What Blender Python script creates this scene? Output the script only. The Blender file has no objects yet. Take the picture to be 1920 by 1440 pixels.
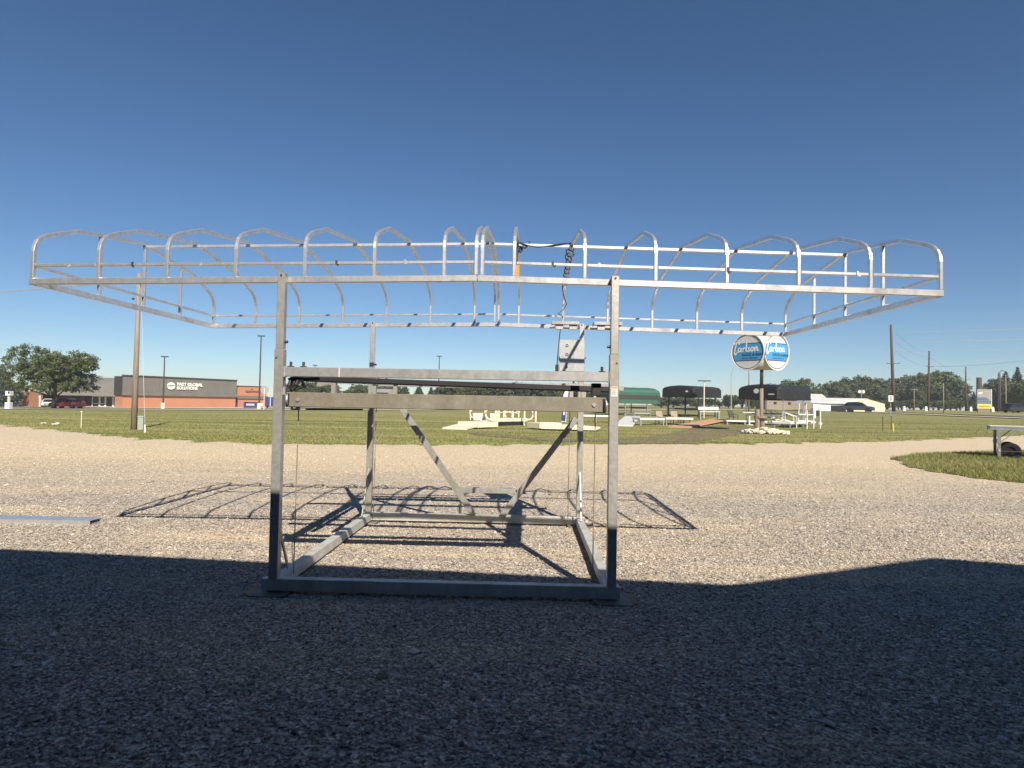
import bpy, bmesh, math, random
import numpy as np
from mathutils import Vector, Matrix

random.seed(7)
rng = np.random.default_rng(11)
scene = bpy.context.scene
col = scene.collection

# ------------------------------------------------------------------ camera
F, PITCH, ROLL, EYE = 1185.3, 0.02935, 0.01772, 1.672     # focal length in px of a 1920 px wide frame
_c, _s = math.cos(PITCH), math.sin(PITCH)
_cr, _sr = math.cos(ROLL), math.sin(ROLL)
def pit(v):
    return Vector((v[0], v[1]*_c - v[2]*_s, v[1]*_s + v[2]*_c))
_right, _up, _fwd = pit((_cr, 0, _sr)), pit((-_sr, 0, _cr)), pit((0, 1, 0))
cam_data = bpy.data.cameras.new('camera')
cam = bpy.data.objects.new('camera', cam_data)
col.objects.link(cam)
cam.matrix_world = Matrix(((_right.x, _up.x, -_fwd.x, 0), (_right.y, _up.y, -_fwd.y, 0),
                           (_right.z, _up.z, -_fwd.z, EYE), (0, 0, 0, 1)))
cam_data.sensor_width = 36.0
cam_data.lens = F/1920*36
cam_data.clip_start = 0.05
cam_data.clip_end = 5000
scene.camera = cam

# ------------------------------------------------------------------ light
SUN = Vector((0.427, -1.205, 1.0)).normalized()            # towards the sun
world = bpy.data.worlds.new('World')
scene.world = world
world.use_nodes = True
wn = world.node_tree.nodes
wn.clear()
sky = wn.new('ShaderNodeTexSky')
sky.sky_type = 'NISHITA'
sky.sun_disc = False
sky.sun_elevation = math.asin(SUN.z)
sky.sun_rotation = math.atan2(SUN.x, SUN.y)          # same bearing as the lamp
sky.altitude = 400
sky.air_density = 0.85
sky.dust_density = 0.0
sky.ozone_density = 3.4
bg = wn.new('ShaderNodeBackground')
bg.inputs['Strength'].default_value = 0.0595
wo = wn.new('ShaderNodeOutputWorld')
hs = wn.new('ShaderNodeHueSaturation')
hs.inputs['Saturation'].default_value = 1.12
world.node_tree.links.new(sky.outputs[0], hs.inputs['Color'])
world.node_tree.links.new(hs.outputs[0], bg.inputs[0])
world.node_tree.links.new(bg.outputs[0], wo.inputs[0])
sd = bpy.data.lights.new('sun', 'SUN')
sd.energy = 5.0
sd.angle = math.radians(0.5)
sd.color = (1.0, 0.90, 0.76)
so = bpy.data.objects.new('sun', sd)
col.objects.link(so)
so.rotation_euler = (-SUN).to_track_quat('-Z', 'Y').to_euler()
so.location = (8, -24, 20)
scene.view_settings.view_transform = 'Standard'
scene.view_settings.look = 'None'
scene.view_settings.gamma = 1
scene.view_settings.exposure = 0.68
scene.view_settings.use_curve_mapping = False

# ------------------------------------------------------------------ terrain and picking helpers
def terr(x, y):
    t = min(max((y-24)/70, 0), 1)
    t = t*t*(3-2*t)
    return t*min(max(.38+.0113*x, -.9), 1.6)
def ray(px, py):
    a, b = px-960, py-720
    x = _cr*a + _sr*b
    y = -_sr*a + _cr*b
    return pit((x/F, 1, -y/F))
def G(px, py):
    """ground point seen at a photo pixel"""
    d = ray(px, py)
    t = 1.0
    while t < 500:
        p = Vector((0, 0, EYE)) + d*t
        if p.z < terr(p.x, p.y):
            return Vector((p.x, p.y, terr(p.x, p.y)))
        t += .1 if t < 60 else .4
    return Vector((p.x, p.y, terr(p.x, p.y)))
def AT(px, Y):
    """ground point below a photo column at a given distance"""
    d = ray(px, 755)
    x = d.x/d.y*Y
    return Vector((x, Y, terr(x, Y)))

# ------------------------------------------------------------------ materials
def new_mat(name):
    m = bpy.data.materials.new(name)
    m.use_nodes = True
    nt = m.node_tree
    return m, nt, nt.nodes['Principled BSDF']
def lnk(nt, a, b): nt.links.new(a, b)
def coords(nt, scale=None):
    tc = nt.nodes.new('ShaderNodeTexCoord')
    if scale is None: return tc.outputs['Object']
    mp = nt.nodes.new('ShaderNodeMapping')
    mp.inputs['Scale'].default_value = scale
    lnk(nt, tc.outputs['Object'], mp.inputs[0])
    return mp.outputs[0]
def noise(nt, co, scale, detail=4, rough=.6):
    n = nt.nodes.new('ShaderNodeTexNoise')
    n.inputs['Scale'].default_value = scale
    n.inputs['Detail'].default_value = detail
    n.inputs['Roughness'].default_value = rough
    lnk(nt, co, n.inputs['Vector'])
    return n.outputs[0]
def ramp(nt, fac, stops):
    r = nt.nodes.new('ShaderNodeValToRGB')
    e = r.color_ramp.elements
    e[0].position, e[0].color = stops[0][0], (*stops[0][1], 1)
    e[1].position, e[1].color = stops[-1][0], (*stops[-1][1], 1)
    for p, c in stops[1:-1]:
        k = e.new(p); k.color = (*c, 1)
    lnk(nt, fac, r.inputs[0])
    return r.outputs[0]
def mix(nt, fac, a, b, mode='MIX'):
    m = nt.nodes.new('ShaderNodeMix')
    m.data_type = 'RGBA'
    m.blend_type = mode
    for inp, v in ((m.inputs[0], fac), (m.inputs[6], a), (m.inputs[7], b)):
        if isinstance(v, (int, float)): inp.default_value = v
        elif isinstance(v, tuple): inp.default_value = (*v, 1)
        else: lnk(nt, v, inp)
    return m.outputs[2]
def bump(nt, bsdf, h, strength=.3, dist=.01):
    b = nt.nodes.new('ShaderNodeBump')
    b.inputs['Strength'].default_value = strength
    b.inputs['Distance'].default_value = dist
    lnk(nt, h, b.inputs['Height'])
    lnk(nt, b.outputs[0], bsdf.inputs['Normal'])
def simple(name, c, c2=None, rough=.6, metal=0, scale=6.0, bmp=0, coat=0, stretch=None):
    m, nt, b = new_mat(name)
    co = coords(nt, stretch)
    n = noise(nt, co, scale, 5)
    c2 = c2 or tuple(x*.75 for x in c)
    lnk(nt, ramp(nt, n, [(.3, c2), (.7, c)]), b.inputs['Base Color'])
    b.inputs['Roughness'].default_value = rough
    b.inputs['Metallic'].default_value = metal
    b.inputs['Coat Weight'].default_value = coat
    if bmp: bump(nt, b, n, bmp, .01)
    return m

def metal_mat(name, hi, lo, stain, stain_amt, rough, metal):
    m, nt, b = new_mat(name)
    co = coords(nt)
    n1 = noise(nt, co, 22, 6, .7)
    n2 = noise(nt, coords(nt, (1, 1, .25)), 5, 5, .65)
    n3 = noise(nt, co, 2.2, 4, .6)
    base = ramp(nt, n1, [(.3, lo), (.65, hi)])
    sm = ramp(nt, n2, [(.62-stain_amt*.4, (0, 0, 0)), (.75, (1, 1, 1))])
    base = mix(nt, sm, base, stain)
    base = mix(nt, ramp(nt, n3, [(.35, (0, 0, 0)), (.7, (.35, .35, .35))]), base, lo)
    lnk(nt, base, b.inputs['Base Color'])
    rr = nt.nodes.new('ShaderNodeMapRange')
    rr.inputs['To Min'].default_value = rough-.12
    rr.inputs['To Max'].default_value = rough+.15
    lnk(nt, n2, rr.inputs[0])
    lnk(nt, rr.outputs[0], b.inputs['Roughness'])
    b.inputs['Metallic'].default_value = metal
    bump(nt, b, n1, .12, .004)
    return m
ALU = metal_mat('bare_aluminium', (.84, .84, .84), (.60, .61, .63), (.52, .51, .48), .25, .33, .78)
ALU_POST = metal_mat('weathered_aluminium', (.54, .54, .52), (.34, .34, .33), (.27, .25, .20), .5, .45, .62)
ALU_BASE = metal_mat('lightened_base_aluminium', (.60, .60, .57), (.44, .44, .41), (.36, .34, .27), .4, .55, .2)  # colour lightened and metal lowered to offset the shade on the base beams
ALU_DIRTY = metal_mat('lake_stained_aluminium', (.32, .295, .25), (.20, .185, .155), (.15, .125, .08), .8, .62, .3)
STEEL = metal_mat('galvanised_sheet', (.56, .57, .58), (.42, .43, .44), (.36, .36, .35), .3, .42, .6)
BLACK = simple('black_rubber', (.012, .013, .016), (.02, .02, .022), rough=.6)
BLACKFAB = simple('black_vinyl', (.011, .012, .014), (.022, .023, .026), rough=.55, scale=2, bmp=.2)
GREENFAB = simple('green_vinyl', (.045, .125, .095), (.035, .10, .076), rough=.55, scale=2, bmp=.2)
GREYFAB = simple('grey_mesh_fabric', (.07, .07, .065), rough=.7)
ORANGE = simple('orange_plastic', (.80, .28, .03), rough=.45)
WHITE = simple('white_paint', (.66, .66, .64), (.56, .56, .54), rough=.5)
CREAM = simple('cream_plastic', (.72, .66, .50), (.66, .60, .46), rough=.55)
CABLE = simple('steel_cable', (.35, .32, .22), rough=.5, metal=.4)
WOODPOLE = simple('weathered_pole_wood', (.30, .245, .19), (.17, .135, .10), rough=.85, scale=9, bmp=.5, stretch=(2, 2, .15))
DARKWOOD = simple('creosoted_pole_wood', (.10, .065, .050), (.060, .04, .032), rough=.85, scale=9, bmp=.4, stretch=(2, 2, .15))
DARKSTEEL = simple('dark_painted_steel', (.045, .042, .04), rough=.5)
STONE = simple('pale_fieldstone', (.76, .67, .55), (.48, .40, .31), rough=.9, scale=4, bmp=.6)
CONCRETE = simple('pale_concrete', (.52, .46, .38), (.42, .37, .30), rough=.9, scale=1.5, bmp=.2)
ASPHALT = simple('asphalt', (.062, .06, .058), (.045, .044, .043), rough=.9, scale=3, bmp=.2)
GLASS = simple('dark_window_glass', (.015, .02, .022), rough=.08)
BARK = simple('tree_bark', (.075, .058, .042), (.04, .03, .022), rough=.95, scale=12, bmp=.6)
TYRE = simple('tyre_rubber', (.016, .016, .016), rough=.85)
RIM = simple('alloy_rim', (.5, .5, .5), rough=.35, metal=.8)
SEAM = simple('grey_brown_metal_panel', (.18, .17, .155), (.15, .142, .13), rough=.6, metal=.1, scale=.6)
FASCIA_DK = simple('dark_metal_trim', (.055, .051, .047), rough=.6)
BLUE = simple('blue_paint', (.02, .035, .16), rough=.5)
YELLOW = simple('yellow_plastic', (.75, .60, .06), rough=.5)
LETTER = simple('white_letter_face', (.80, .80, .76), rough=.4)
TANDECK = simple('cedar_decking', (.54, .32, .18), (.44, .26, .14), rough=.7, scale=3, stretch=(1, 9, 1))
SIGNBLUE = simple('sign_blue_vinyl', (.06, .28, .56), (.055, .26, .52), rough=.4, scale=1)
SIGNNAVY = simple('sign_navy_vinyl', (.012, .03, .075), rough=.4)
SIGNWHITE = simple('sign_white_panel', (.60, .60, .60), (.55, .55, .55), rough=.45)
SHELL = simple('cream_sign_shell', (.62, .57, .48), rough=.6)
GLASSHEAD = simple('headlamp_glass', (.6, .6, .58), rough=.15)
PEDEST = simple('sage_utility_paint', (.33, .37, .30), rough=.6)

def brick_mat():
    m, nt, b = new_mat('orange_brick')
    tc = nt.nodes.new('ShaderNodeTexCoord')
    sep = nt.nodes.new('ShaderNodeSeparateXYZ'); lnk(nt, tc.outputs['Object'], sep.inputs[0])
    cmb = nt.nodes.new('ShaderNodeCombineXYZ')
    lnk(nt, sep.outputs[0], cmb.inputs[0]); lnk(nt, sep.outputs[2], cmb.inputs[1])
    br = nt.nodes.new('ShaderNodeTexBrick')
    br.inputs['Scale'].default_value = 5
    br.inputs['Color1'].default_value = (.50, .215, .12, 1)
    br.inputs['Color2'].default_value = (.43, .175, .095, 1)
    br.inputs['Mortar'].default_value = (.36, .22, .15, 1)
    br.inputs['Mortar Size'].default_value = .015
    lnk(nt, cmb.outputs[0], br.inputs['Vector'])
    n = noise(nt, tc.outputs['Object'], .5, 4)
    lnk(nt, mix(nt, ramp(nt, n, [(.35, (0, 0, 0)), (.75, (.3, .3, .3))]), br.outputs[0], (.30, .125, .075)), b.inputs['Base Color'])
    b.inputs['Roughness'].default_value = .9
    return m
BRICK = brick_mat()

def gravel_mat(pebble=False):
    m, nt, b = new_mat('gravel_stone' if pebble else 'gravel_ground')
    co = coords(nt)
    sep = nt.nodes.new('ShaderNodeSeparateXYZ'); lnk(nt, co, sep.inputs[0])
    big = noise(nt, coords(nt, (.35, 1, 1)), .22, 4, .55)
    mid = noise(nt, coords(nt, (.22, 1, 1)), .9, 6, .65)
    # sandier wheel-packed lane far from the building, and packed sandy patches
    ad = nt.nodes.new('ShaderNodeMath'); ad.operation = 'MULTIPLY_ADD'
    ad.inputs[1].default_value = 11.0
    lnk(nt, big, ad.inputs[0]); lnk(nt, sep.outputs[1], ad.inputs[2])
    lane = nt.nodes.new('ShaderNodeMapRange')
    lane.inputs['From Min'].default_value = 15.5; lane.inputs['From Max'].default_value = 23.5
    lnk(nt, ad.outputs[0], lane.inputs[0])
    patch = ramp(nt, mid, [(.50, (0, 0, 0)), (.66, (.7, .7, .7))])
    if pebble:
        at = nt.nodes.new('ShaderNodeAttribute'); at.attribute_name = 'shade'
        cell = at.outputs['Fac']
    else:
        vo = nt.nodes.new('ShaderNodeTexVoronoi')
        vo.inputs['Scale'].default_value = 42
        lnk(nt, co, vo.inputs['Vector'])
        sp = nt.nodes.new('ShaderNodeSeparateColor'); lnk(nt, vo.outputs['Color'], sp.inputs[0])
        cell = sp.outputs[0]
    grey = ramp(nt, cell, [(0, (.11, .097, .085)), (.35, (.30, .262, .218)), (.75, (.455, .40, .335)), (1, (.64, .575, .49))])
    tan = ramp(nt, cell, [(0, (.36, .29, .195)), (.5, (.55, .45, .31)), (1, (.69, .60, .45))])
    grey = mix(nt, patch, grey, tan)
    c = mix(nt, lane.outputs[0], grey, tan)
    lnk(nt, c, b.inputs['Base Color'])
    b.inputs['Roughness'].default_value = .9
    b.inputs['Specular IOR Level'].default_value = .25
    if not pebble:
        bump(nt, b, vo.outputs['Distance'], .9, .012)
    else:
        bump(nt, b, noise(nt, co, 160, 3), .25, .003)
    return m
GRAVEL = gravel_mat()
PEBBLE = gravel_mat(True)

def lawn_mat(name, blade=False):
    m, nt, b = new_mat(name)
    co = coords(nt)
    n1 = noise(nt, coords(nt, (.10, 1, 1)), .42, 5, .62)
    n2 = noise(nt, coords(nt, (.5, 1, 1)), 1.6, 5, .7)
    n3 = noise(nt, co, 14, 4, .7)
    c = ramp(nt, n1, [(.34, (.105, .130, .036)), (.48, (.19, .195, .062)), (.62, (.29, .26, .115))])
    c = mix(nt, ramp(nt, n2, [(.4, (0, 0, 0)), (.75, (.55, .55, .55))]), c, (.27, .225, .115))
    c = mix(nt, .5, c, ramp(nt, n3, [(.3, (.35, .35, .35)), (.7, (.75, .75, .75))]), 'OVERLAY')
    if blade:
        at = nt.nodes.new('ShaderNodeAttribute'); at.attribute_name = 'shade'
        c = mix(nt, .5, c, ramp(nt, at.outputs['Fac'], [(0, (.07, .10, .022)), (.5, (.17, .19, .055)), (1, (.36, .33, .15))]))
    lnk(nt, c, b.inputs['Base Color'])
    b.inputs['Roughness'].default_value = .8
    b.inputs['Specular IOR Level'].default_value = .2
    if not blade: bump(nt, b, n3, .8, .05)
    return m
LAWN = lawn_mat('mown_lawn')
BLADE = lawn_mat('grass_blade', True)

def leaf_mat(name, dark, midc, light):
    m, nt, b = new_mat(name)
    at = nt.nodes.new('ShaderNodeAttribute'); at.attribute_name = 'shade'
    lnk(nt, ramp(nt, at.outputs['Fac'], [(0, dark), (.5, midc), (1, light)]), b.inputs['Base Color'])
    b.inputs['Roughness'].default_value = .65
    b.inputs['Specular IOR Level'].default_value = .25
    return m
LEAF = leaf_mat('broadleaf_foliage', (.045, .062, .028), (.085, .112, .045), (.15, .175, .068))
LEAF2 = leaf_mat('cottonwood_foliage', (.052, .070, .040), (.098, .118, .062), (.17, .185, .10))
NEEDLE = leaf_mat('conifer_foliage', (.030, .048, .030), (.055, .082, .048), (.10, .135, .075))
BLUENEEDLE = leaf_mat('blue_spruce_foliage', (.035, .050, .046), (.062, .085, .078), (.11, .14, .125))
SOIL = simple('bare_soil', (.15, .10, .070), (.085, .058, .042), rough=.95, scale=3, bmp=.8)
def worn_mat():
    m, nt, b = new_mat('worn_soil_and_grass')
    co = coords(nt)
    n1 = noise(nt, coords(nt, (.4, 1, 1)), 1.1, 6, .7)
    n2 = noise(nt, co, 9, 4, .7)
    soil = ramp(nt, n2, [(.3, (.085, .058, .042)), (.7, (.20, .14, .095))])
    grass = ramp(nt, n2, [(.3, (.10, .12, .035)), (.7, (.24, .22, .09))])
    lnk(nt, mix(nt, ramp(nt, n1, [(.44, (0, 0, 0)), (.58, (1, 1, 1))]), soil, grass), b.inputs['Base Color'])
    b.inputs['Roughness'].default_value = .95
    bump(nt, b, n2, .8, .04)
    return m
WORN = worn_mat()

def car_paint(name, c):
    return simple(name, c, tuple(x*.9 for x in c), rough=.28, scale=1, coat=.6)

# ------------------------------------------------------------------ mesh helpers
class MB:
    def __init__(s): s.v, s.f = [], []
    def add(s, vs, fs):
        k = len(s.v); s.v += [tuple(v) for v in vs]; s.f += [tuple(i+k for i in f) for f in fs]
        return s
    def box(s, c, d, R=None):
        vs = []
        for x in (-.5, .5):
            for y in (-.5, .5):
                for z in (-.5, .5):
                    p = Vector((x*d[0], y*d[1], z*d[2]))
                    if R is not None: p = R @ p
                    vs.append(p+Vector(c))
        return s.add(vs, [(0, 1, 3, 2), (4, 6, 7, 5), (0, 4, 5, 1), (2, 3, 7, 6), (0, 2, 6, 4), (1, 5, 7, 3)])
    def b6(s, x0, x1, y0, y1, z0, z1):
        return s.box(((x0+x1)/2, (y0+y1)/2, (z0+z1)/2), (x1-x0, y1-y0, z1-z0))
    def sweep(s, pts, prof, up=(0, 0, 1), closed=False, cap=True):
        """sweep a profile (list of (side, up)) along points"""
        pts = [Vector(p) for p in pts]; n = len(pts); m = len(prof); vs, fs = [], []
        up = Vector(up)
        for i, p in enumerate(pts):
            a = pts[i-1] if i > 0 else (pts[-1] if closed else None)
            b = pts[i+1] if i < n-1 else (pts[0] if closed else None)
            d1 = (p-a).normalized() if a is not None else None
            d2 = (b-p).normalized() if b is not None else None
            t = (d1+d2).normalized() if d1 is not None and d2 is not None else (d1 or d2)
            sc = 1.0
            if d1 is not None and d2 is not None:
                sc = 1/max(.5, t.dot(d1))
            side = t.cross(up)
            if side.length < 1e-4: side = t.cross(Vector((1, 0, 0)))
            side.normalize(); u2 = side.cross(t).normalized()
            for (q, r) in prof: vs.append(p + side*q + u2*(r*sc))
        for i in range(n if closed else n-1):
            j = (i+1) % n
            for k in range(m):
                l = (k+1) % m
                fs.append((i*m+k, i*m+l, j*m+l, j*m+k))
        if cap and not closed:
            fs.append(tuple(range(m-1, -1, -1))); fs.append(tuple((n-1)*m+k for k in range(m)))
        return s.add(vs, fs)
    def bar(s, p0, p1, w, h, up=(0, 0, 1)):
        return s.sweep([p0, p1], [(-w/2, -h/2), (w/2, -h/2), (w/2, h/2), (-w/2, h/2)], up)
    def tube(s, pts, r, n=8, r1=None, up=(0, 0, 1)):
        if r1 is None:
            return s.sweep(pts, [(r*math.cos(2*math.pi*k/n), r*math.sin(2*math.pi*k/n)) for k in range(n)], up)
        pts = [Vector(p) for p in pts]; vs, fs = [], []
        for i, p in enumerate(pts):
            t = (pts[min(i+1, len(pts)-1)]-pts[max(i-1, 0)]).normalized()
            a = t.cross(Vector((.3, .9, .1))).normalized(); b = a.cross(t)
            rr = r+(r1-r)*i/(len(pts)-1)
            for k in range(n):
                th = 2*math.pi*k/n
                vs.append(p+a*(rr*math.cos(th))+b*(rr*math.sin(th)))
        for i in range(len(pts)-1):
            for k in range(n):
                l = (k+1) % n
                fs.append((i*n+k, i*n+l, (i+1)*n+l, (i+1)*n+k))
        fs.append(tuple(range(n-1, -1, -1))); fs.append(tuple((len(pts)-1)*n+k for k in range(n)))
        return s.add(vs, fs)
    def disc(s, c, axis, r, th, n=20):
        a = Vector(axis).normalized()
        return s.tube([Vector(c)-a*th/2, Vector(c)+a*th/2], r, n, up=(0, 0, 1) if abs(a.z) < .9 else (1, 0, 0))
    def prism(s, poly, axis_fn, t0, t1):
        """extrude a 2-D outline; axis_fn(a, b, t) gives the 3-D point"""
        n = len(poly)
        vs = [axis_fn(a, b, t0) for a, b in poly]+[axis_fn(a, b, t1) for a, b in poly]
        fs = [tuple(range(n-1, -1, -1)), tuple(range(n, 2*n))]
        fs += [(k, (k+1) % n, n+(k+1) % n, n+k) for k in range(n)]
        return s.add(vs, fs)
    def build(s, name, mat, parent=None, bevel=0, smooth=False):
        me = bpy.data.meshes.new(name)
        me.from_pydata(s.v, [], s.f)
        bm = bmesh.new(); bm.from_mesh(me)
        bmesh.ops.recalc_face_normals(bm, faces=bm.faces)
        if bevel:
            bmesh.ops.bevel(bm, geom=[e for e in bm.edges if len(e.link_faces) == 2 and e.calc_face_angle(0) > .5],
                            offset=bevel, segments=1, affect='EDGES', clamp_overlap=True)
        bm.to_mesh(me); bm.free()
        me.materials.append(mat)
        if smooth:
            for pl in me.polygons: pl.use_smooth = True
        o = bpy.data.objects.new(name, me)
        col.objects.link(o)
        if parent: o.parent = parent
        return o

def tag(o, label=None, cat=None, group=None, kind=None):
    if label: o['label'] = label
    if cat: o['category'] = cat
    if group: o['group'] = group
    if kind: o['kind'] = kind
    return o
def thing(name, label, cat, loc=(0, 0, 0), rz=0, group=None):
    o = bpy.data.objects.new(name, None)
    o.empty_display_size = .2
    col.objects.link(o)
    o.location = loc; o.rotation_euler = (0, 0, rz)
    return tag(o, label, cat, group)
def copy_tree(o, parent=None):
    c = o.copy(); col.objects.link(c)
    if parent: c.parent = parent
    for ch in list(o.children): copy_tree(ch, c)
    return c
def np_mesh(name, verts, faces, mat, parent=None, shade=None):
    """faces: (n,3) or (n,4) array"""
    me = bpy.data.meshes.new(name)
    k = faces.shape[1]
    me.vertices.add(len(verts)); me.vertices.foreach_set('co', verts.astype(np.float32).ravel())
    me.loops.add(faces.size); me.loops.foreach_set('vertex_index', faces.astype(np.int32).ravel())
    me.polygons.add(len(faces))
    me.polygons.foreach_set('loop_start', np.arange(0, faces.size, k, dtype=np.int32))
    if shade is not None:
        a = me.attributes.new('shade', 'FLOAT', 'POINT')
        a.data.foreach_set('value', shade.astype(np.float32))
    me.update(calc_edges=True)
    me.validate()
    me.materials.append(mat)
    o = bpy.data.objects.new(name, me)
    col.objects.link(o)
    if parent: o.parent = parent
    return o
def text_obj(name, s, size, mat, parent, loc, rot, depth=.01, shear=0, bold=0, align='LEFT'):
    cu = bpy.data.curves.new(name, 'FONT')
    cu.body = s; cu.size = size; cu.extrude = depth; cu.shear = shear; cu.offset = bold
    cu.align_x = align; cu.resolution_u = 3
    t = bpy.data.objects.new(name, cu); col.objects.link(t)
    dg = bpy.context.evaluated_depsgraph_get()
    me = bpy.data.meshes.new_from_object(t.evaluated_get(dg))
    bpy.data.objects.remove(t)
    me.materials.clear(); me.materials.append(mat)
    o = bpy.data.objects.new(name, me); col.objects.link(o)
    o.parent = parent; o.location = loc; o.rotation_euler = rot
    return o

# ------------------------------------------------------------------ ground
def grid_sheet(name, xs, ys, zf, mat):
    X, Y = np.meshgrid(xs, ys)
    v = np.array([(x, y, zf(x, y)) for x, y in zip(X.ravel(), Y.ravel())])
    nx, ny = len(xs), len(ys)
    i = np.arange(nx*ny).reshape(ny, nx)
    f = np.stack([i[:-1, :-1], i[:-1, 1:], i[1:, 1:], i[1:, :-1]], -1).reshape(-1, 4)
    return np_mesh(name, v, f, mat)
xs = np.concatenate([np.linspace(-800, -160, 12), np.linspace(-140, 180, 100), np.linspace(200, 800, 12)])
ys = np.concatenate([np.linspace(-60, 20, 10), np.linspace(24, 100, 60), np.linspace(110, 300, 20), np.linspace(330, 800, 8)])
tag(grid_sheet('ground', xs, ys, terr, LAWN), 'mown grass lawn beyond the gravel yard', kind='structure')

EDGE = [(-60, 62), (-40, 45), (-27.1, 33.5), (-21.3, 29.5), (-14.9, 24.9), (-11.1, 23.6), (-8.9, 23.0), (-2.4, 24.1), (4, 26.2),
        (10.5, 28.2), (19.3, 32.2), (25.9, 36.6), (33.4, 41.2), (60, 56)]
def edge(x):
    e = float(np.interp(x, [p[0] for p in EDGE], [p[1] for p in EDGE]))
    return e + .22*math.sin(x*2.3)+.15*math.sin(x*5.1+1)+.12*math.sin(x*11.7)+.35*math.sin(x*.9+2)*math.sin(x*3.7)
gx = np.arange(-55, 58, .25)
rows = np.concatenate([[-40, -10, 0], np.linspace(3, 22, 20), ])
gv, gf = [], []
NR = len(rows)+14
for x in gx:
    e = edge(x)
    for y in rows: gv.append((x, min(y, e), terr(x, y)+.012))
    for k in range(1, 15):
        y = 22+(e-22)*k/14
        gv.append((x, y, terr(x, y)+.012))
gv = np.array(gv)
ii = np.arange(len(gv)).reshape(len(gx), NR)
gf = np.stack([ii[:-1, :-1], ii[1:, :-1], ii[1:, 1:], ii[:-1, 1:]], -1).reshape(-1, 4)
tag(np_mesh('gravel_yard', gv, gf, GRAVEL), 'grey and tan crushed gravel yard', kind='structure')

# loose stones: real relief near the camera
def pebbles(n, y0, y1, size0, size1, name):
    y = np.sqrt(rng.uniform(y0*y0, y1*y1, n))
    x = rng.uniform(-.92, .92, n)*y
    s = rng.uniform(size0, size1, n)*(1+.6*(rng.random(n) < .06)+1.4*(rng.random(n) < .004))
    base = np.array([(1, 0, 0), (0, 1, 0), (-1, 0, 0), (0, -1, 0), (0, 0, 1), (0, 0, -1)], float)
    q = base[None]*rng.uniform(.65, 1.25, (n, 6, 1))
    q = q + rng.normal(0, .16, (n, 6, 3))
    q[:, :, 2] *= .62
    a = rng.uniform(0, 6.283, n); ca, sa = np.cos(a), np.sin(a)
    qx = q[:, :, 0]*ca[:, None]-q[:, :, 1]*sa[:, None]
    qy = q[:, :, 0]*sa[:, None]+q[:, :, 1]*ca[:, None]
    v = np.stack([qx*s[:, None]+x[:, None], qy*s[:, None]+y[:, None], q[:, :, 2]*s[:, None]+.012+.25*s[:, None]], -1).reshape(-1, 3)
    t = np.array([(0, 1, 4), (1, 2, 4), (2, 3, 4), (3, 0, 4), (1, 0, 5), (2, 1, 5), (3, 2, 5), (0, 3, 5)])[:4]
    f = (t[None]+6*np.arange(n)[:, None, None]).reshape(-1, 3)
    sh = np.repeat(np.clip(rng.beta(1.3, 1.3, n), 0, 1), 6)
    return tag(np_mesh(name, v, f, PEBBLE, shade=sh), 'loose crushed stones lying over the gravel yard', 'gravel', kind='stuff')
pebbles(170000, 2.4, 9.5, .006, .0145, 'loose_gravel')
pebbles(100000, 9.5, 22, .008, .018, 'loose_gravel')

# road ribbons
def ribbon(name, pts, w, mat, dz, parent=None):
    v, f = [], []
    P = [Vector((p[0], p[1], 0)) for p in pts]
    # resample
    Q = []
    for a, b in zip(P, P[1:]):
        k = max(1, int((b-a).length/3))
        Q += [a.lerp(b, i/k) for i in range(k)]
    Q.append(P[-1])
    for i, p in enumerate(Q):
        t = (Q[min(i+1, len(Q)-1)]-Q[max(i-1, 0)]).normalized()
        n = Vector((-t.y, t.x, 0))
        for s in (-1, 0, 1):
            q = p+n*(w/2*s)
            v.append((q.x, q.y, terr(q.x, q.y)+dz))
    for i in range(len(Q)-1):
        for s in range(2):
            f.append((i*3+s, i*3+s+1, i*3+s+4, i*3+s+3))
    mb = MB(); mb.add(v, f)
    return mb.build(name, mat, parent)
RD = [G(-120, 766), G(0, 767.5), G(250, 768), G(500, 768.5), G(700, 768.5), G(830, 768)]
RD.append(Vector((30, 125, 0))); RD.append(Vector((75, 160, 0)))
PALEROAD = simple('pale_concrete_paving', (.60, .52, .40), (.50, .43, .33), rough=.9, scale=1.2)
tag(ribbon('road', RD, 7.5, PALEROAD, .05), 'pale concrete street in front of the brick building', kind='structure')
for off, nm in ((-4.4, 'kerb'), (4.4, 'kerb')):  # dark strips along both edges of the street
    K = []
    for i, p in enumerate(RD):
        t = (RD[min(i+1, len(RD)-1)]-RD[max(i-1, 0)]); t.z = 0; t.normalize()
        K.append(Vector((p.x-t.y*off, p.y+t.x*off, 0)))
    tag(ribbon(nm, K, 1.5, ASPHALT, .06), 'dark strip beside the pale street', kind='structure')
RR = [Vector((80, 40, 0)), G(1990, 789), G(1920, 785.5), G(1800, 781), G(1700, 776.5), G(1610, 773), G(1520, 771.5), Vector((60, 150, 0))]
RRo = []
for i, p in enumerate(RR):
    t = (RR[min(i+1, len(RR)-1)]-RR[max(i-1, 0)]); t.z = 0; t.normalize()
    RRo.append((p, t))
tag(ribbon('road', [p+Vector((t.y, -t.x, 0))*4.6 for p, t in RRo], 8.0, ASPHALT, .03), 'asphalt highway bending past the lawn', kind='structure')
tag(ribbon('kerb', [p for p, t in RRo], 2.0, PALEROAD, .10), 'pale highway shoulder along the lawn', kind='structure')
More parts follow.
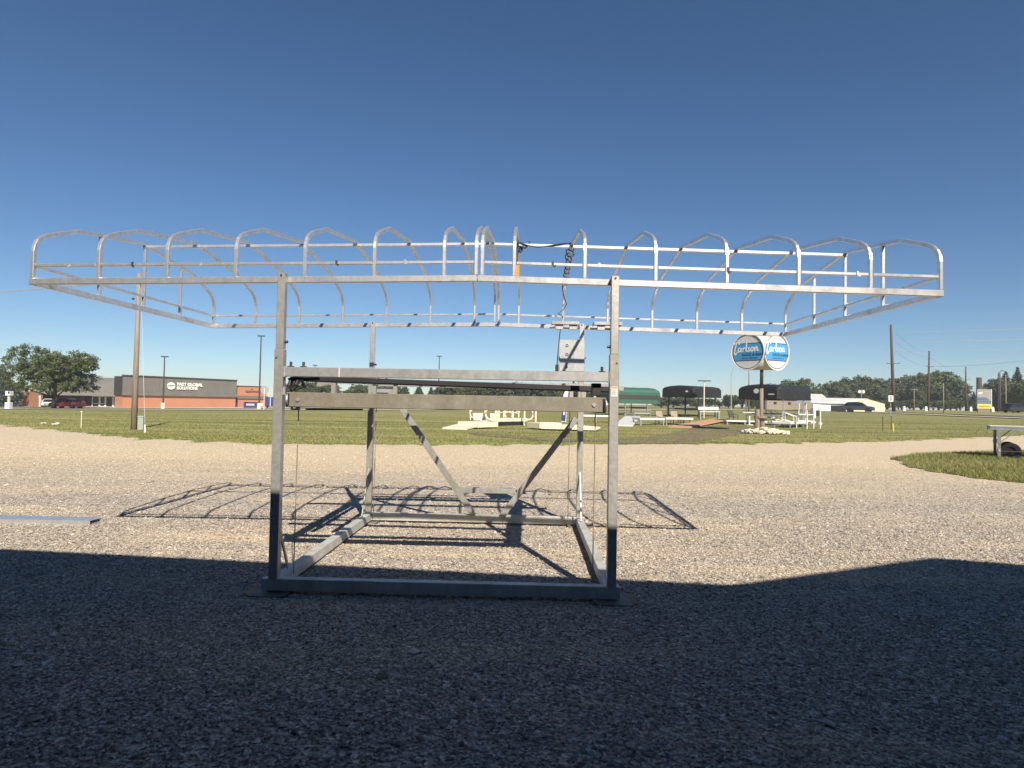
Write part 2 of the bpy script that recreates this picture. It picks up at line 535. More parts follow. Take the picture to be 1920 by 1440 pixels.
# parking apron in front of the brick building
def poly_sheet(name, pts, mat, dz, kind='structure', label=None):
    mb = MB()
    c = sum((Vector((p[0], p[1], 0)) for p in pts), Vector())/len(pts)
    n = len(pts)
    v = [(c.x, c.y, terr(c.x, c.y)+dz)]
    R = 6
    for r in range(1, R+1):
        for p in pts:
            q = c.lerp(Vector((p[0], p[1], 0)), r/R)
            v.append((q.x, q.y, terr(q.x, q.y)+dz))
    f = [(0, 1+k, 1+(k+1) % n) for k in range(n)]
    for r in range(R-1):
        a, b = 1+r*n, 1+(r+1)*n
        f += [(a+k, b+k, b+(k+1) % n, a+(k+1) % n) for k in range(n)]
    mb.add(v, f)
    return tag(mb.build(name, mat), label, kind=kind)
poly_sheet('parking_apron', [(-84, 112), (-62, 100), (-40, 104), (-36, 128), (-58, 132), (-84, 126)], CONCRETE, .05, label='pale concrete forecourt of the brick building')
# worn soil track and mulch
def wob(pts, k=8, amp=.25):
    out = []
    n = len(pts)
    for i in range(n):
        a, b = (Vector((q[0], q[1], 0)) for q in (pts[i], pts[(i+1) % n]))
        for j in range(k):
            q = a.lerp(b, j/k)
            out.append(q+Vector((random.uniform(-amp, amp), random.uniform(-amp, amp), 0)))
    return out
def gp(l): return [G(*p) for p in l]
poly_sheet('soil_track', wob(gp([(1090, 826), (1180, 824), (1260, 812), (1310, 800), (1390, 798), (1425, 802), (1400, 812), (1350, 820), (1310, 832), (1180, 833)])), WORN, .02, label='bare brown soil track worn into the lawn')
poly_sheet('soil_track', wob(gp([(880, 812), (940, 815), (1010, 820), (1070, 824), (1100, 828), (1040, 829), (960, 822), (890, 816)]), 6, .15), WORN, .02, label='thin worn soil strip in front of the cream dock')
# grass island on the gravel
ISL = wob([(12.75, 21.0), (14.9, 23.2), (17.3, 24.3), (21, 26), (30, 29), (30, 14), (16, 13.2), (11.9, 14.7), (11.5, 15.4), (11.4, 17.0), (11.5, 18.4)], 6, .15)
poly_sheet('grass_island', ISL, LAWN, .03, label='patch of rough grass on the gravel under the roll-in dock')

def blades(name, pts, h0, h1, w, label, lean=.5):
    n = len(pts)
    a = rng.uniform(0, 6.283, n)
    h = rng.uniform(h0, h1, n)
    ww = w*rng.uniform(.6, 1.3, n)
    dx, dy = np.cos(a)*ww, np.sin(a)*ww
    lx, ly = rng.normal(0, lean, n)*h, rng.normal(0, lean, n)*h
    v = np.zeros((n, 3, 3))
    v[:, 0] = pts; v[:, 1] = pts; v[:, 2] = pts
    v[:, 0, 0] -= dx; v[:, 0, 1] -= dy
    v[:, 1, 0] += dx; v[:, 1, 1] += dy
    v[:, 2, 0] += lx; v[:, 2, 1] += ly; v[:, 2, 2] += h
    f = np.arange(3*n).reshape(n, 3)
    sh = np.repeat(np.clip(rng.beta(2, 2, n), 0, 1), 3)
    return tag(np_mesh(name, v.reshape(-1, 3), f, BLADE, shade=sh), label, 'grass', kind='stuff')
def inside(poly, x, y):
    r = np.zeros(len(x), bool)
    n = len(poly)
    for i in range(n):
        x0, y0, x1, y1 = poly[i][0], poly[i][1], poly[(i+1) % n][0], poly[(i+1) % n][1]
        c = ((y0 > y) != (y1 > y)) & (x < (x1-x0)*(y-y0)/(y1-y0+1e-9)+x0)
        r ^= c
    return r
x = rng.uniform(11, 25, 240000); y = rng.uniform(13, 27, 240000)
k = inside([(p.x, p.y) for p in ISL], x, y)
x, y = x[k], y[k]
tuft = .5+.5*np.sin(x*3.1+np.sin(y*2.3)*2)*np.sin(y*2.7+x)
keep = rng.random(len(x)) < .25+.75*tuft
x, y = x[keep], y[keep]
blades('grass_blades', np.stack([x, y, np.full(len(x), .03)], -1), .04, .15, .009, 'tall rough grass blades on the island under the dock')
n = 150000
x = rng.uniform(-1, 1, n); y = 22+rng.random(n)**1.6*45
x = x*y*.9
k = y > np.array([edge(a) for a in x])-rng.exponential(.22, n)
x, y = x[k], y[k]
blades('lawn_blades', np.stack([x, y, np.array([terr(a, b) for a, b in zip(x, y)])], -1), .02, .065, .02, 'short mown grass blades of the lawn')

# ------------------------------------------------------------------ unseen building known by its shadow; roof brought over the camera to block sky
def wy(x): return 1.72-.117*(x+3.62)
hb = thing('workshop_building', 'unseen dark workshop, gabled roof edge inferred from its shade, open overhang added to block sky', 'building', (0, 0, 0))
prof = [(-22, 4.0), (3.87, 4.0), (7.1, 5.33), (15, 4.0), (26, 4.0)]
WALLM = simple('workshop_siding', (.11, .105, .10), rough=.7)
MB().prism(prof+[(a, b+.25) for a, b in prof[::-1]], lambda a, b, t: (a, wy(a)+t, b-.02), .0, -11).build('roof', WALLM, hb)
MB().prism([(-22, .03), (26, .03)]+prof[::-1], lambda a, b, t: (a, wy(a)+t, b-.03), -10.5, -10.8).build('wall', WALLM, hb)
for x in (-21.8, 25.8):
    MB().prism([(-.4, .03), (-10.4, .03), (-10.4, 3.97), (-.4, 3.97)], lambda a, b, t: (x+t, wy(x)+a, b), -.1, .1).build('wall', WALLM, hb)

# ------------------------------------------------------------------ the boat lift
U0, P, D = -2.26875, 2.862, 3.2304
HB, SL, SR, US = 2.743, .0205, .0195, 3.95
LC = 7.925
def hz(uc): return HB-(SL*(US-uc) if uc < US else SR*(uc-US))
VB = .05                                                      # canopy beams sit just behind the post faces
lift = thing('boat_lift', 'tall aluminium boat lift with a long bare canopy frame of hoops', 'boat lift', (-1.9971, 5.4468, 0), -0.02302)
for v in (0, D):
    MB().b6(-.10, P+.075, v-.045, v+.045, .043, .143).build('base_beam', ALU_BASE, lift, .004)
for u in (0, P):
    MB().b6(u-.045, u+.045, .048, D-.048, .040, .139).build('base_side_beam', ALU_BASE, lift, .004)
for u, v in ((0, 0), (P, 0), (0, D), (P, D)):
    sx = -1 if u == 0 else 1
    pad = MB()
    pad.prism([(-.18, .03), (-.14, .004), (.14, .004), (.18, .03), (.18, .04), (.14, .014), (-.14, .014), (-.18, .04)],
              lambda a, b, t: (u+sx*.02+a, v+t, b+.012), -.14, .12)
    o = pad.build('foot_pad', ALU_DIRTY, lift)
    MB().b6(u-.04, u+.04, v-.04, v+.04, .026, .0425).build('foot_stub', ALU_DIRTY, o)
posts = {}
for u in (0, P):
    for v in (0, D):
        vc = v-.012
        top = hz(u-U0)+.045
        o = MB().b6(u-.039, u+.039, vc-.038, vc+.038, .143, 2.095).build('post', ALU_POST, lift, .004)
        posts[(u, v)] = o
        MB().b6(u-.033, u+.033, vc-.032, vc+.032, 2.095, top).build('post_extension', ALU_POST if v == 0 else ALU, o, .004)
        MB().disc((u, vc-.034, top-.022), (0, 1, 0), .009, .008, 10).build('bolt', DARKSTEEL, o)
        MB().disc((u-.02*(1 if u == 0 else -1), vc-.040, 2.02), (0, 1, 0), .008, .006, 8).build('bolt', DARKSTEEL, o)
        MB().disc((u+(.045 if u == 0 else -.045), vc, 2.16), (1, 0, 0), .012, .03, 8).build('bolt', DARKSTEEL, o)
        # knee brace to the base side beam
        kv = v+.30 if v == 0 else v-.36
        pv = v+.03 if v == 0 else v-.05
        MB().bar((u+.0, pv, .74 if v else .62), (u, kv, .15), .03, .012, (1, 0, 0)).build('knee_brace', ALU_POST, lift)
for v in (0, D):
    vc = v-.005
    b = MB().b6(.040, P-.040, vc-.03, vc+.03, 1.862, 1.944).build('top_beam', ALU, lift, .004)
    for u in (.044, P-.044):
        MB().b6(u-.003 if u > 1 else u-.004, u+.004 if u > 1 else u+.003, vc-.036, vc+.036, 1.855, 1.951).build('end_plate', ALU, b)
    if v == 0: MB().b6(.515, .523, vc-.0325, vc-.0301, 1.864, 1.942).build('clamp_band', WHITE, b)  # thin pale clamp band on the beam front
    for du in (.09, .20, P-.10):
        MB().disc((du, vc, 1.965), (0, 0, 1), .012, .05, 8).disc((du, vc, 1.948), (0, 0, 1), .03, .008, 10).build('eye_bolt', DARKSTEEL, b)
# lifting platform
for v in (0.0, D):
    pb = MB()
    pb.b6(.06, P-.06, v-.02, v+.075, 1.602, 1.728)
    o = pb.build('platform_beam', ALU_DIRTY, lift, .004)
    for u in (.165, P-.165):
        MB().disc((u, v-.024, 1.665), (0, 1, 0), .017, .012, 12).build('bolt', ALU_POST, o)
    for u in (.075, P-.075):
        MB().b6(u-.016, u+.016, v-.0235, v-.0205, 1.612, 1.718).build('pulley_slot', BLACK, o)
        MB().disc((u, v-.025, 1.665), (1, .25, 0), .048, .010, 18).build('pulley', STEEL, o)
for u in (.10, P-.10):
    MB().b6(u-.05, u+.05, .078, D-.024, 1.595, 1.70).build('platform_side_beam', ALU_DIRTY, lift, .004)
MB().bar((.2, .08, 1.585), (.7, .08, 1.588), .02, .015).build('under_rail', ALU_DIRTY, lift)
# bunks
dk = MB(); dk.bar((-.16, .75, 1.872), (2.93, .75, 1.812), .09, .056)
o = dk.build('bunk', BLACKFAB, lift, .012); tag(o, 'black covered bunk rail')
ab = MB()
ab.sweep([(-.47, 2.4, 1.852), (-.30, 2.4, 1.893), (3.10, 2.4, 1.893), (3.31, 2.4, 1.868)], [(-.05, -.026), (.05, -.026), (.05, .026), (-.05, .026)])
ab.build('bunk', ALU, lift)
for u, v, zt in ((.24, .75, 1.838), (2.675, .75, 1.79), (.24, 2.4, 1.866), (.5, 2.4, 1.866), (2.675, 2.4, 1.866)):
    MB().b6(u-.022, u+.022, v-.03, v+.03, 1.703 if .05 < u < .2 or u > 2.6 else 1.70, zt).build('bunk_bracket', ALU_POST, lift)
for u in (.1, P-.1):
    pass
for u in (.24, .5, 2.675):
    MB().b6(u-.03, u+.03, .5, 2.7, 1.655, 1.6995).build('bracket_rail', ALU_POST, lift)
# V brace on the far side
vf = D-.02
br = MB(); br.bar((.27, vf, 1.80), (1.443, vf, .143), .035, .085, (0, 1, 0))
def flat(p0, p1, wide, thick, mat, name):
    """bar lying in the far plane: wide in the plane, thin along v"""
    return MB().sweep([p0, p1], [(-wide/2, -thick/2), (wide/2, -thick/2), (wide/2, thick/2), (-wide/2, thick/2)], up=(0, 1, 0)).build(name, mat, lift, .003)
flat((.27, vf-.05, 1.80), (1.443, vf-.05, .145), .078, .035, ALU_POST, 'brace')
flat((2.80, vf-.05, 1.475), (1.82, vf-.05, .145), .078, .035, ALU_POST, 'brace')
flat((.04, vf-.052, 1.80), (.30, vf-.052, 1.80), .05, .03, ALU, 'brace_link')
flat((1.235, vf-.052, .478), (2.0, vf-.052, .478), .068, .03, ALU_POST, 'brace_link')
# hoisting cables
for u, v, z0 in ((.04+.07, .14, .14), (.10, D-.15, .14), (P-.14, .14, .14), (P-.16, D-.15, .14)):
    MB().tube([(u, v, z0), (u+.005, v, 1.59)], .005, 6).build('cable', CABLE, lift)
for u in (P-.14,):
    MB().b6(u-.04, u+.04, .03, .12, 1.742, 1.85).build('pulley_block', BLACK, lift, .006)
# black strap bundle at the left end of the top beam
sb = MB()
for i in range(9):
    z = 1.858-random.uniform(0, .02); u = .065+.015*i
    sb.tube([(u, .02+random.uniform(-.03, .05), z), (u+random.uniform(-.02, .03), random.uniform(0, .06), z-.06), (.085+random.uniform(-.02, .05), random.uniform(0, .05), 1.742+random.uniform(0, .02))], .014, 7)
sb.tube([(.10, .02, 1.846), (.2, .05, 1.84), (.32, .07, 1.853)], .016, 7)
sb.build('strap_bundle', BLACK, lift)
# stickers
st = MB().b6(P-.025, P+.028, -.0522, -.0505, 1.738, 1.822).build('warning_sticker', WHITE, posts[(P, 0)])
MB().b6(P-.022, P+.025, -.0528, -.0523, 1.806, 1.818).build('sticker_band', ORANGE, st)
for i in range(5):
    MB().b6(P-.020, P+.018-.008*(i % 2), -.0528, -.0523, 1.792-.010*i, 1.795-.010*i).build('sticker_line', DARKSTEEL, st)
MB().b6(.0392, .0405, -.035, .01, 1.705, 1.77).build('white_sticker', WHITE, posts[(0, 0)])
hk = MB(); hk.b6(.062, .072, .09, .12, 1.575, 1.64).b6(.072, .14, .09, .12, 1.575, 1.587).b6(.11, .135, .085, .125, 1.587, 1.60)
hk.build('cable_bracket', WHITE, lift)
# winch
wb = MB()
wb.b6(2.56, 2.895, D-.16, D-.056, 2.10, 2.53)
o = wb.build('winch_box', STEEL, lift, .006)
MB().b6(2.546, 2.5595, D-.185, D-.06, 2.10, 2.53).build('side_flange', ALU, o)
MB().b6(2.742, 2.748, D-.163, D-.1605, 2.10, 2.53).build('seam', ALU, o)
for z in (2.45, 2.33):
    MB().tube([(2.655+.016*math.cos(a), D-.164, z+.016*math.sin(a)) for a in np.linspace(0, 6.283, 13)], .004, 5).build('grommet', DARKSTEEL, o)
MB().disc((2.655, D-.164, 2.16), (0, 1, 0), .014, .01, 10).build('grommet', DARKSTEEL, o)
MB().disc((2.90, D-.10, 2.29), (1, 0, 0), .014, .03, 8).build('bolt', DARKSTEEL, o)
MB().b6(2.505, 2.544, D-.20, D-.09, 2.105, 2.19).build('motor_switch', BLACK, o, .004)
# canopy frame
def Bp(uc, v, dz): return Vector((U0+uc, v, hz(uc)+dz))
for v in (VB, D+VB):
    for a, b in ((0, US-.004), (US+.004, LC)):
        MB().bar(Bp(a, v, 0), Bp(b, v, 0), .045, .056).build('side_beam', ALU, lift, .004)
    MB().b6(U0+US-.05, U0+US+.05, v+.0245, v+.030, hz(US)-.022, hz(US)+.022).build('splice_plate', ALU, lift)
for uc in (.0225, LC-.0225):
    MB().bar(Bp(uc, VB+.0235, -.002), Bp(uc, D+VB-.0235, -.002), .045, .056).build('end_beam', ALU, lift, .004)
HALF = [(0, .029), (0, .27), (.012, .325), (.04, .375), (.085, .415), (.17, .458), (.30, .507), (.50, .578), (.56, .598), (.64, .612), (.87, .642), (1.2, .685), (1.615, .742)]
WD = D
BOW = [(VB+a, h) for a, h in HALF]+[(VB+WD-a, h) for a, h in HALF[-2::-1]]
FT = .3048
bows = [0.02]+[2*FT*i for i in range(1, 7)]+[13*FT-.027, 13*FT+.027]+[2*FT*i for i in range(7, 13)]+[LC-.02]
bowobj = {}
for bi, uc in enumerate(bows):
    pts = [Bp(uc, v, h) for v, h in BOW]
    bowobj[bi] = MB().sweep(pts, [(-.019, -.016), (.019, -.016), (.019, .016), (-.019, .016)], up=(0, 0, 1) if False else (1, 0, 0)).build('bow', ALU, lift, .005)
def rail(pa, pb, name, w=.03, h=.026):
    return MB().bar(pa, pb, w, h).build(name, ALU, lift, .003)
segs = list(zip(bows, bows[1:]))
for a, b in segs:
    if b-a < .1: continue
    for v in (VB-.002, D+VB+.002):
        rail(Bp(a+.020, v, .143), Bp(b-.020, v, .143), 'side_rail')
for a, b in ((.0, US-.002), (US+.002, LC)):
    rail(Bp(a, D/2+VB, .709), Bp(b, D/2+VB, .709), 'ridge_rail', .04, .032)
for uc in (.02, LC-.02):
    vs = [VB+.02, .87+VB, 1.615+VB, 2.37+VB, D+VB-.02]
    for a, b in zip(vs, vs[1:]):
        rail(Bp(uc, a+.016, .143), Bp(uc, b-.016, .143), 'end_rail')
    for v, h in ((.87+VB, .622), (1.615+VB, .69), (2.37+VB, .600)):
        MB().bar(Bp(uc, v, .027), Bp(uc, v, h), .032, .03, (1, 0, 0)).build('end_upright', ALU, lift, .003)
for i, uc in enumerate((.35, .92, 1.52, 2.72, 3.32, 4.6, 5.0, 6.1, 7.2)):
    c = Bp(uc, VB-.02, .143)
    mb = MB(); mb.box(c+Vector((0, -.001, .004)), (.018, .006, .036)); mb.tube([c+Vector((0, -.004, -.015)), c+Vector((.014, -.012, -.026)), c+Vector((.024, -.012, -.012))], .005, 6)
    mb.build('rail_clip', DARKSTEEL if i % 2 else ALU, lift)
# clamp trays on the far beam
for u0, u1 in ((2.455, 2.80), (3.01, 3.37)):
    tr = MB(); tr.b6(u0, u1, D-.26, D-.02, 2.738, 2.756).b6(u0, u1, D-.268, D-.26, 2.722, 2.762).b6(u0-.006, u0, D-.268, D-.02, 2.722, 2.764).b6(u1, u1+.006, D-.268, D-.02, 2.722, 2.764)
    o = tr.build('clamp_tray', ALU_POST, lift)
    for u in (u0+.09, u1-.07):
        MB().b6(u-.05, u+.05, D-.24, D-.18, 2.655, 2.735).build('clamp', STEEL, o, .004)

# cord, float
Mx = Matrix.Translation((-1.9971, 5.4468, 0)) @ Matrix.Rotation(-0.02302, 4, 'Z')
bu = 8*FT*2                                                   # hoop with the coil (u = 2.57)
def bowpt(uc, s):
    tot = [Bp(uc, v, h) for v, h in BOW]
    half = tot[len(HALF)-1:]
    L = [0]
    for a, b in zip(half, half[1:]): L.append(L[-1]+(b-a).length)
    for i in range(len(half)-1):
        if s <= L[i+1]:
            return half[i].lerp(half[i+1], (s-L[i])/(L[i+1]-L[i]))
    return half[-1]
cp = []
for i in range(150):
    s = .02+i/149*1.35
    c = bowpt(bu, s)
    th = i*.36
    r = .030+.03*(1 if 20 < i < 50 else .15)*random.random()
    cp.append(c+Vector((r*math.cos(th), 0, r*math.sin(th))))
rest = [(2.60, 3.0, 3.10), (2.64, 3.05, 3.0), (2.60, 3.05, 2.93), (2.53, 3.03, 2.875), (2.59, 3.03, 2.83), (2.565, 3.02, 2.72), (2.546, 3.02, 2.5), (2.53, 3.03, 2.3), (2.525, 3.06, 2.19)]
cp = [Vector((U0+13*FT+.03+.3, 1.64, 3.36))]+[Bp(14*FT+t*.605, D/2+VB-.03, .742-.10*math.sin(t*3.1)*(1-t)) for t in (0, .1, .2, .35, .5, .7, .9, 1)]+cp+[Vector(q) for q in rest]
cord = MB().tube([q for q in cp], .0065, 6).build('electric_cord', BLACK)
cord.matrix_world = Mx
kn = MB()
for i in range(3):
    kn.tube([Bp(14*FT, D/2+VB, .70)+Vector((.03*math.cos(a)+.01*i, .02*math.cos(a), .035*math.sin(a)-.02*i)) for a in np.linspace(0, 6.2, 12)], .007, 6)
kn.tube([Bp(14*FT, D/2+VB, .69)+Vector(q) for q in ((.02, 0, 0), (.08, -.02, -.02), (.12, 0, .02), (.13, 0, .06))], .008, 6)
kn.build('knot', BLACK, cord)
tag(cord, 'black cord strung along the ridge rail and coiled round a hoop down to the winch', 'cord')
fl = thing('orange_switch_box', 'small orange plastic box hanging on a black strap from the ridge rail', 'switch box', (Mx @ Bp(14*FT-.008, D/2+VB-.05, .70)))
MB().b6(-.028, .028, -.02, .02, -.36, -.235).b6(-.012, .012, -.022, -.02, -.35, -.24).build('case', ORANGE, fl, .008)
MB().b6(-.012, .012, -.004, .004, -.235, -.02).build('strap', BLACK, fl)

# metal channel lying on the gravel
ch = thing('metal_channel', 'long loose aluminium channel lying on the gravel beside the lift', 'metal bar', (-5.33, 8.22, .018), math.radians(-1.2))
MB().prism([(-.14, 0), (.12, 0), (.12, .055), (.112, .055), (.112, .008), (-.132, .008), (-.132, .055), (-.14, .055)], lambda a, b, t: (t, a, b), -3.6, 0).build('channel_profile', ALU, ch)
MB().b6(-3.6, -.02, -.131, .111, .048, .056).build('channel_web', ALU, ch)

# ------------------------------------------------------------------ roll-in dock on the right
rd = thing('roll_in_dock', 'pale decked roll-in dock section standing on a leg and wheel on the grass island', 'dock', G(1865, 862), math.radians(-33))
DL, DW = 5.0, 1.5
ztop = 1.13
MB().b6(-.1, DL, 0, DW, ztop, ztop+.02).build('deck_panel', CREAM, rd)
for i in range(12):
    MB().b6(-.1+i*.425, -.1+i*.425+.415, 0.01, DW-.01, ztop+.0205, ztop+.032).build('plank', CREAM, rd)
MB().b6(-.12, DL, -.05, -.002, ztop-.10, ztop+.03).b6(-.12, DL, -.062, -.05, ztop-.02, ztop+.01).build('side_rail', ALU, rd)
MB().b6(-.12, DL, DW+.002, DW+.05, ztop-.10, ztop+.03).build('side_rail', ALU, rd)
for y in (-.02, DW+.02):
    MB().b6(.08, .17, y-.04, y+.04, .12, ztop-.10).build('leg', ALU_POST, rd)
    MB().b6(.065, .185, y-.055, y+.055, .55, .62).build('leg_collar', ALU_POST, rd)
    MB().bar((.17, y, .62), (.62, y, ztop-.10), .025, .03).build('leg_brace', ALU_POST, rd)
def wheel(parent, c, axis, r, w, name='wheel'):
    ax = Vector(axis)
    side = MB()
    pts = [(r*.55, -w/2), (r*.93, -w/2), (r, -w*.32), (r, w*.32), (r*.93, w/2), (r*.55, w/2)]
    n = 24
    a = ax.normalized(); u = a.cross(Vector((0, 0, 1))).normalized(); v = a.cross(u)
    vs, fs = [], []
    for k in range(n):
        th = 2*math.pi*k/n
        for rr, t in pts: vs.append(Vector(c)+(u*math.cos(th)+v*math.sin(th))*rr+a*t)
    m = len(pts)
    for k in range(n):
        l = (k+1) % n
        for j in range(m):
            jj = (j+1) % m
            fs.append((k*m+j, k*m+jj, l*m+jj, l*m+j))
    side.add(vs, fs)
    o = side.build(name, TYRE, parent, smooth=False)
    MB().disc(c, axis, r*.56, w*.7, 16).build('rim', RIM if name == 'wheel' else TYRE, o)
    return o
for y in (.16, DW-.2):
    o = wheel(rd, (.46, y, .30), (.15, 1, 0), .29, .2, 'dock_wheel')
MB().tube([(.12, -.02, .30), (DL, -.02, .30)], .02, 8).build('axle_rod', DARKSTEEL, rd)
MB().tube([(.46, -.03, .30), (.46, DW, .30)], .02, 8).build('axle_rod', DARKSTEEL, rd)
MB().disc((.125, -.065, .33), (0, 1, 0), .03, .02, 10).build('bolt', WHITE, rd)

# ------------------------------------------------------------------ trees
def leaves(cent, rad, per, leaf, flat=.75):
    """leaf-sized faces scattered round clump centres"""
    cent = np.asarray(cent); n = len(cent)*per
    c = np.repeat(cent, per, 0); r = np.repeat(np.asarray(rad), per)
    d = rng.normal(0, 1, (n, 3)); d /= np.linalg.norm(d, axis=1)[:, None]
    d *= (rng.random(n)**.5)[:, None]*r[:, None]; d[:, 2] *= flat
    p = c+d
    a = rng.normal(0, 1, (n, 3)); a /= np.linalg.norm(a, axis=1)[:, None]
    b = np.cross(a, rng.normal(0, 1, (n, 3))); b /= np.linalg.norm(b, axis=1)[:, None]
    s = leaf*rng.uniform(.6, 1.3, n)[:, None]
    v = np.stack([p-a*s*.9, p+b*s*.5, p+a*s*.9, p-b*s*.5], 1).reshape(-1, 3)
    f = np.arange(4*n).reshape(n, 4)
    clump = np.repeat(rng.uniform(-.22, .22, len(cent)), per)
    sh = np.clip(.45+clump+rng.normal(0, .14, n), 0, 1)
    return v, f, np.repeat(sh, 4)
def crown_centres(n, a, b, c, z0, lumps=7, rnd=None):
    """clump centres of an uneven broadleaf crown"""
    r = rnd
    L = [(r.uniform(-.55, .55), r.uniform(-.55, .55), r.uniform(-.15, .6), r.uniform(.38, .62)) for _ in range(lumps)]
    L.append((0, 0, .05, .6))
    out = []
    while len(out) < n:
        x, y, z, s = r.choice(L)
        d = Vector((r.gauss(0, 1), r.gauss(0, 1), r.gauss(0, 1))).normalized()*(s*(r.random()**.35))
        q = (x+d.x, y+d.y, z+d.z*.8)
        if q[2] < -.62+.25*r.random(): continue
        out.append((q[0]*a, q[1]*b, z0+q[2]*c))
    return out
def broadleaf(name, label, h, w, mat, seed, nclump, per, leaf, trunk_h=None, group=None, loc=(0, 0, 0), clump_r=None, parts=True):
    r = random.Random(seed)
    t = thing(name, label, 'tree', loc, 0, group)
    th = trunk_h if trunk_h is not None else h*.22
    cz = th+(h-th)*.45
    cs = crown_centres(nclump, w*.52, w*.5, (h-th)*.62, cz, 8, r)
    cr = clump_r or w*.085
    v, f, s = leaves(cs, [cr*r.uniform(.7, 1.3) for _ in cs], per, leaf)
    tm = MB()
    tr = w*.022+.06
    tm.tube([(0, 0, -.3), (r.uniform(-.05, .05)*w*.3, 0, th*.6), (r.uniform(-.05, .05)*w, 0, th*1.15), (0, 0, cz)], tr, 9, r1=tr*.45)
    for k in range(9):
        q = Vector(r.choice(cs)); s0 = Vector((0, 0, th*r.uniform(.75, 1.3)))
        m = s0.lerp(q, .5)+Vector((0, 0, -.04*w*r.random()))
        tm.tube([s0, m, q], tr*.45, 6, r1=tr*.12)
    o = tm.build('trunk', BARK, t, smooth=True)
    np_mesh('crown', v, f, mat, t, s)
    return t
def conifer(name, label, h, w, mat, seed, loc=(0, 0, 0), group=None, per=18, leaf=.22, whorls=20):
    r = random.Random(seed)
    t = thing(name, label, 'tree', loc, 0, group)
    cs, rad = [], []
    for k in range(whorls):
        z = h*(.06+.92*k/(whorls-1))
        R = w*.5*(1-(k/(whorls-1))**1.15)+.08
        nb = max(3, int(11*(1-k/whorls)+3))
        for j in range(nb):
            th = 2*math.pi*(j+r.random()*.7)/nb
            RR = R*r.uniform(.75, 1.12)
            for q in (.35, .68, 1.0):
                if RR*q < .15 and q < 1: continue
                cs.append((RR*q*math.cos(th), RR*q*math.sin(th), z-.18*RR*q+.04*RR))
                rad.append(max(.22, R*.24))
    v, f, s = leaves(cs, rad, per, leaf, .8)
    MB().tube([(0, 0, -.3), (0, 0, h*.5), (0, 0, h*.97)], w*.03+.04, 8, r1=.02).build('trunk', BARK, t, smooth=True)
    np_mesh('crown', v, f, mat, t, s)
    return t
def place(proto, used, loc, sc=1, rz=0, label=None, group=None):
    o = proto if not used[0] else copy_tree(proto)
    used[0] = True
    o.location = loc; o.scale = (sc, sc, sc*random.uniform(.95, 1.05)); o.rotation_euler = (0, 0, rz)
    if label: o['label'] = label
    if group: o['group'] = group
    return o

# big tree in front of the brick building
bt = broadleaf('spreading_tree', 'broad spreading shade tree in front of the brick building with the red car', 8.3, 11.6, LEAF, 5, 820, 42, .15, 1.3, loc=G(101, 766), clump_r=.52)
conifer('spruce_tree', 'pointed blue spruce beside the left brick wall behind the meter cabinet', 7.5, 5.2, BLUENEEDLE, 3, AT(2, 112), leaf=.2)
broadleaf('small_tree', 'low dark bushy tree between the spruce and the brick wall', 5.2, 6.0, LEAF, 8, 120, 34, .2, .6, loc=AT(30, 122))

protoA = broadleaf('shelterbelt_tree', '-', 12, 12.5, LEAF2, 21, 330, 30, .36, .3)
protoB = broadleaf('shelterbelt_tree', '-', 11, 11.5, LEAF, 22, 300, 30, .36, .2)
protoC = broadleaf('shelterbelt_tree', '-', 13, 11, LEAF2, 23, 300, 30, .36, .3)
uA, uB, uC = [False], [False], [False]
prot = [(protoA, uA), (protoB, uB), (protoC, uC)]
def row(lst, lab, grp, wf=1.0):
    """(px, top_y, distance) -> scaled so the crown top reaches that row of the photo"""
    for i, (px, ty, Y) in enumerate(lst):
        pr, us = prot[(i*7+len(lst)) % 3]
        hbase = {0: 12, 1: 11, 2: 13}[(i*7+len(lst)) % 3]
        loc = AT(px, Y)
        hr = 755+(px-960)*.01772
        H = (hr-ty)*Y/F + EYE-loc.z
        o = place(pr, us, loc, H/hbase*1.02, random.uniform(0, 6.28), lab, grp)
        o.scale.x *= wf; o.scale.y *= wf
row([(1432, 722, 170), (1462, 712, 168), (1492, 716, 165), (1508, 730, 172)], 'tall cottonwood tree rising behind the right black boat canopy', 'cottonwoods behind the right black canopy')
row([(1535, 725, 190), (1556, 718, 200), (1580, 714, 205), (1604, 709, 200), (1626, 711, 205), (1645, 712, 210), (1590, 728, 190), (1650, 730, 192)],
    'dense dark green shelterbelt tree directly behind the white shed', 'shelterbelt behind the white shed')
row([(1664, 713, 200), (1690, 709, 215)], 'dense shelterbelt tree behind the very tall brown power pole', 'shelterbelt behind the tall pole')
row([(1712, 706, 205), (1738, 700, 210), (1760, 701, 200), (1725, 728, 190), (1770, 730, 190)], 'dense shelterbelt tree behind the leaning power pole', 'shelterbelt behind the leaning pole')
row([(1783, 709, 205), (1800, 718, 200)], 'end tree of the shelterbelt beside the thin power pole', 'right end of the shelterbelt')
row([(1375, 742, 190), (1392, 738, 180), (1366, 748, 200), (1408, 745, 185)], 'dark rounded tree between the two black boat canopies', 'trees between the black canopies', 1.5)
row([(1240, 744, 190), (1262, 746, 200), (1284, 745, 195), (1306, 747, 190), (1328, 748, 195), (1348, 751, 190)], 'low tree seen under and beside the left black canopy', 'trees behind the left black canopy', 2.0)
row([(1412, 744, 185), (1440, 742, 190), (1466, 744, 188)], 'low dark tree seen under the right black canopy', 'trees behind the right black canopy', 1.8)
row([(1870, 722, 170), (1890, 712, 168), (1912, 717, 160), (1940, 712, 165), (1858, 735, 180)], 'dense tree behind the pylon sign and street lamp', 'trees behind the pylon sign')
row([(575, 717, 170), (556, 722, 160), (608, 722, 175), (690, 722, 170), (715, 718, 175), (735, 722, 168), (668, 728, 165)], 'rounded tree beyond the street seen through the gap under the top beam', 'rounded trees beyond the street', 1.5)
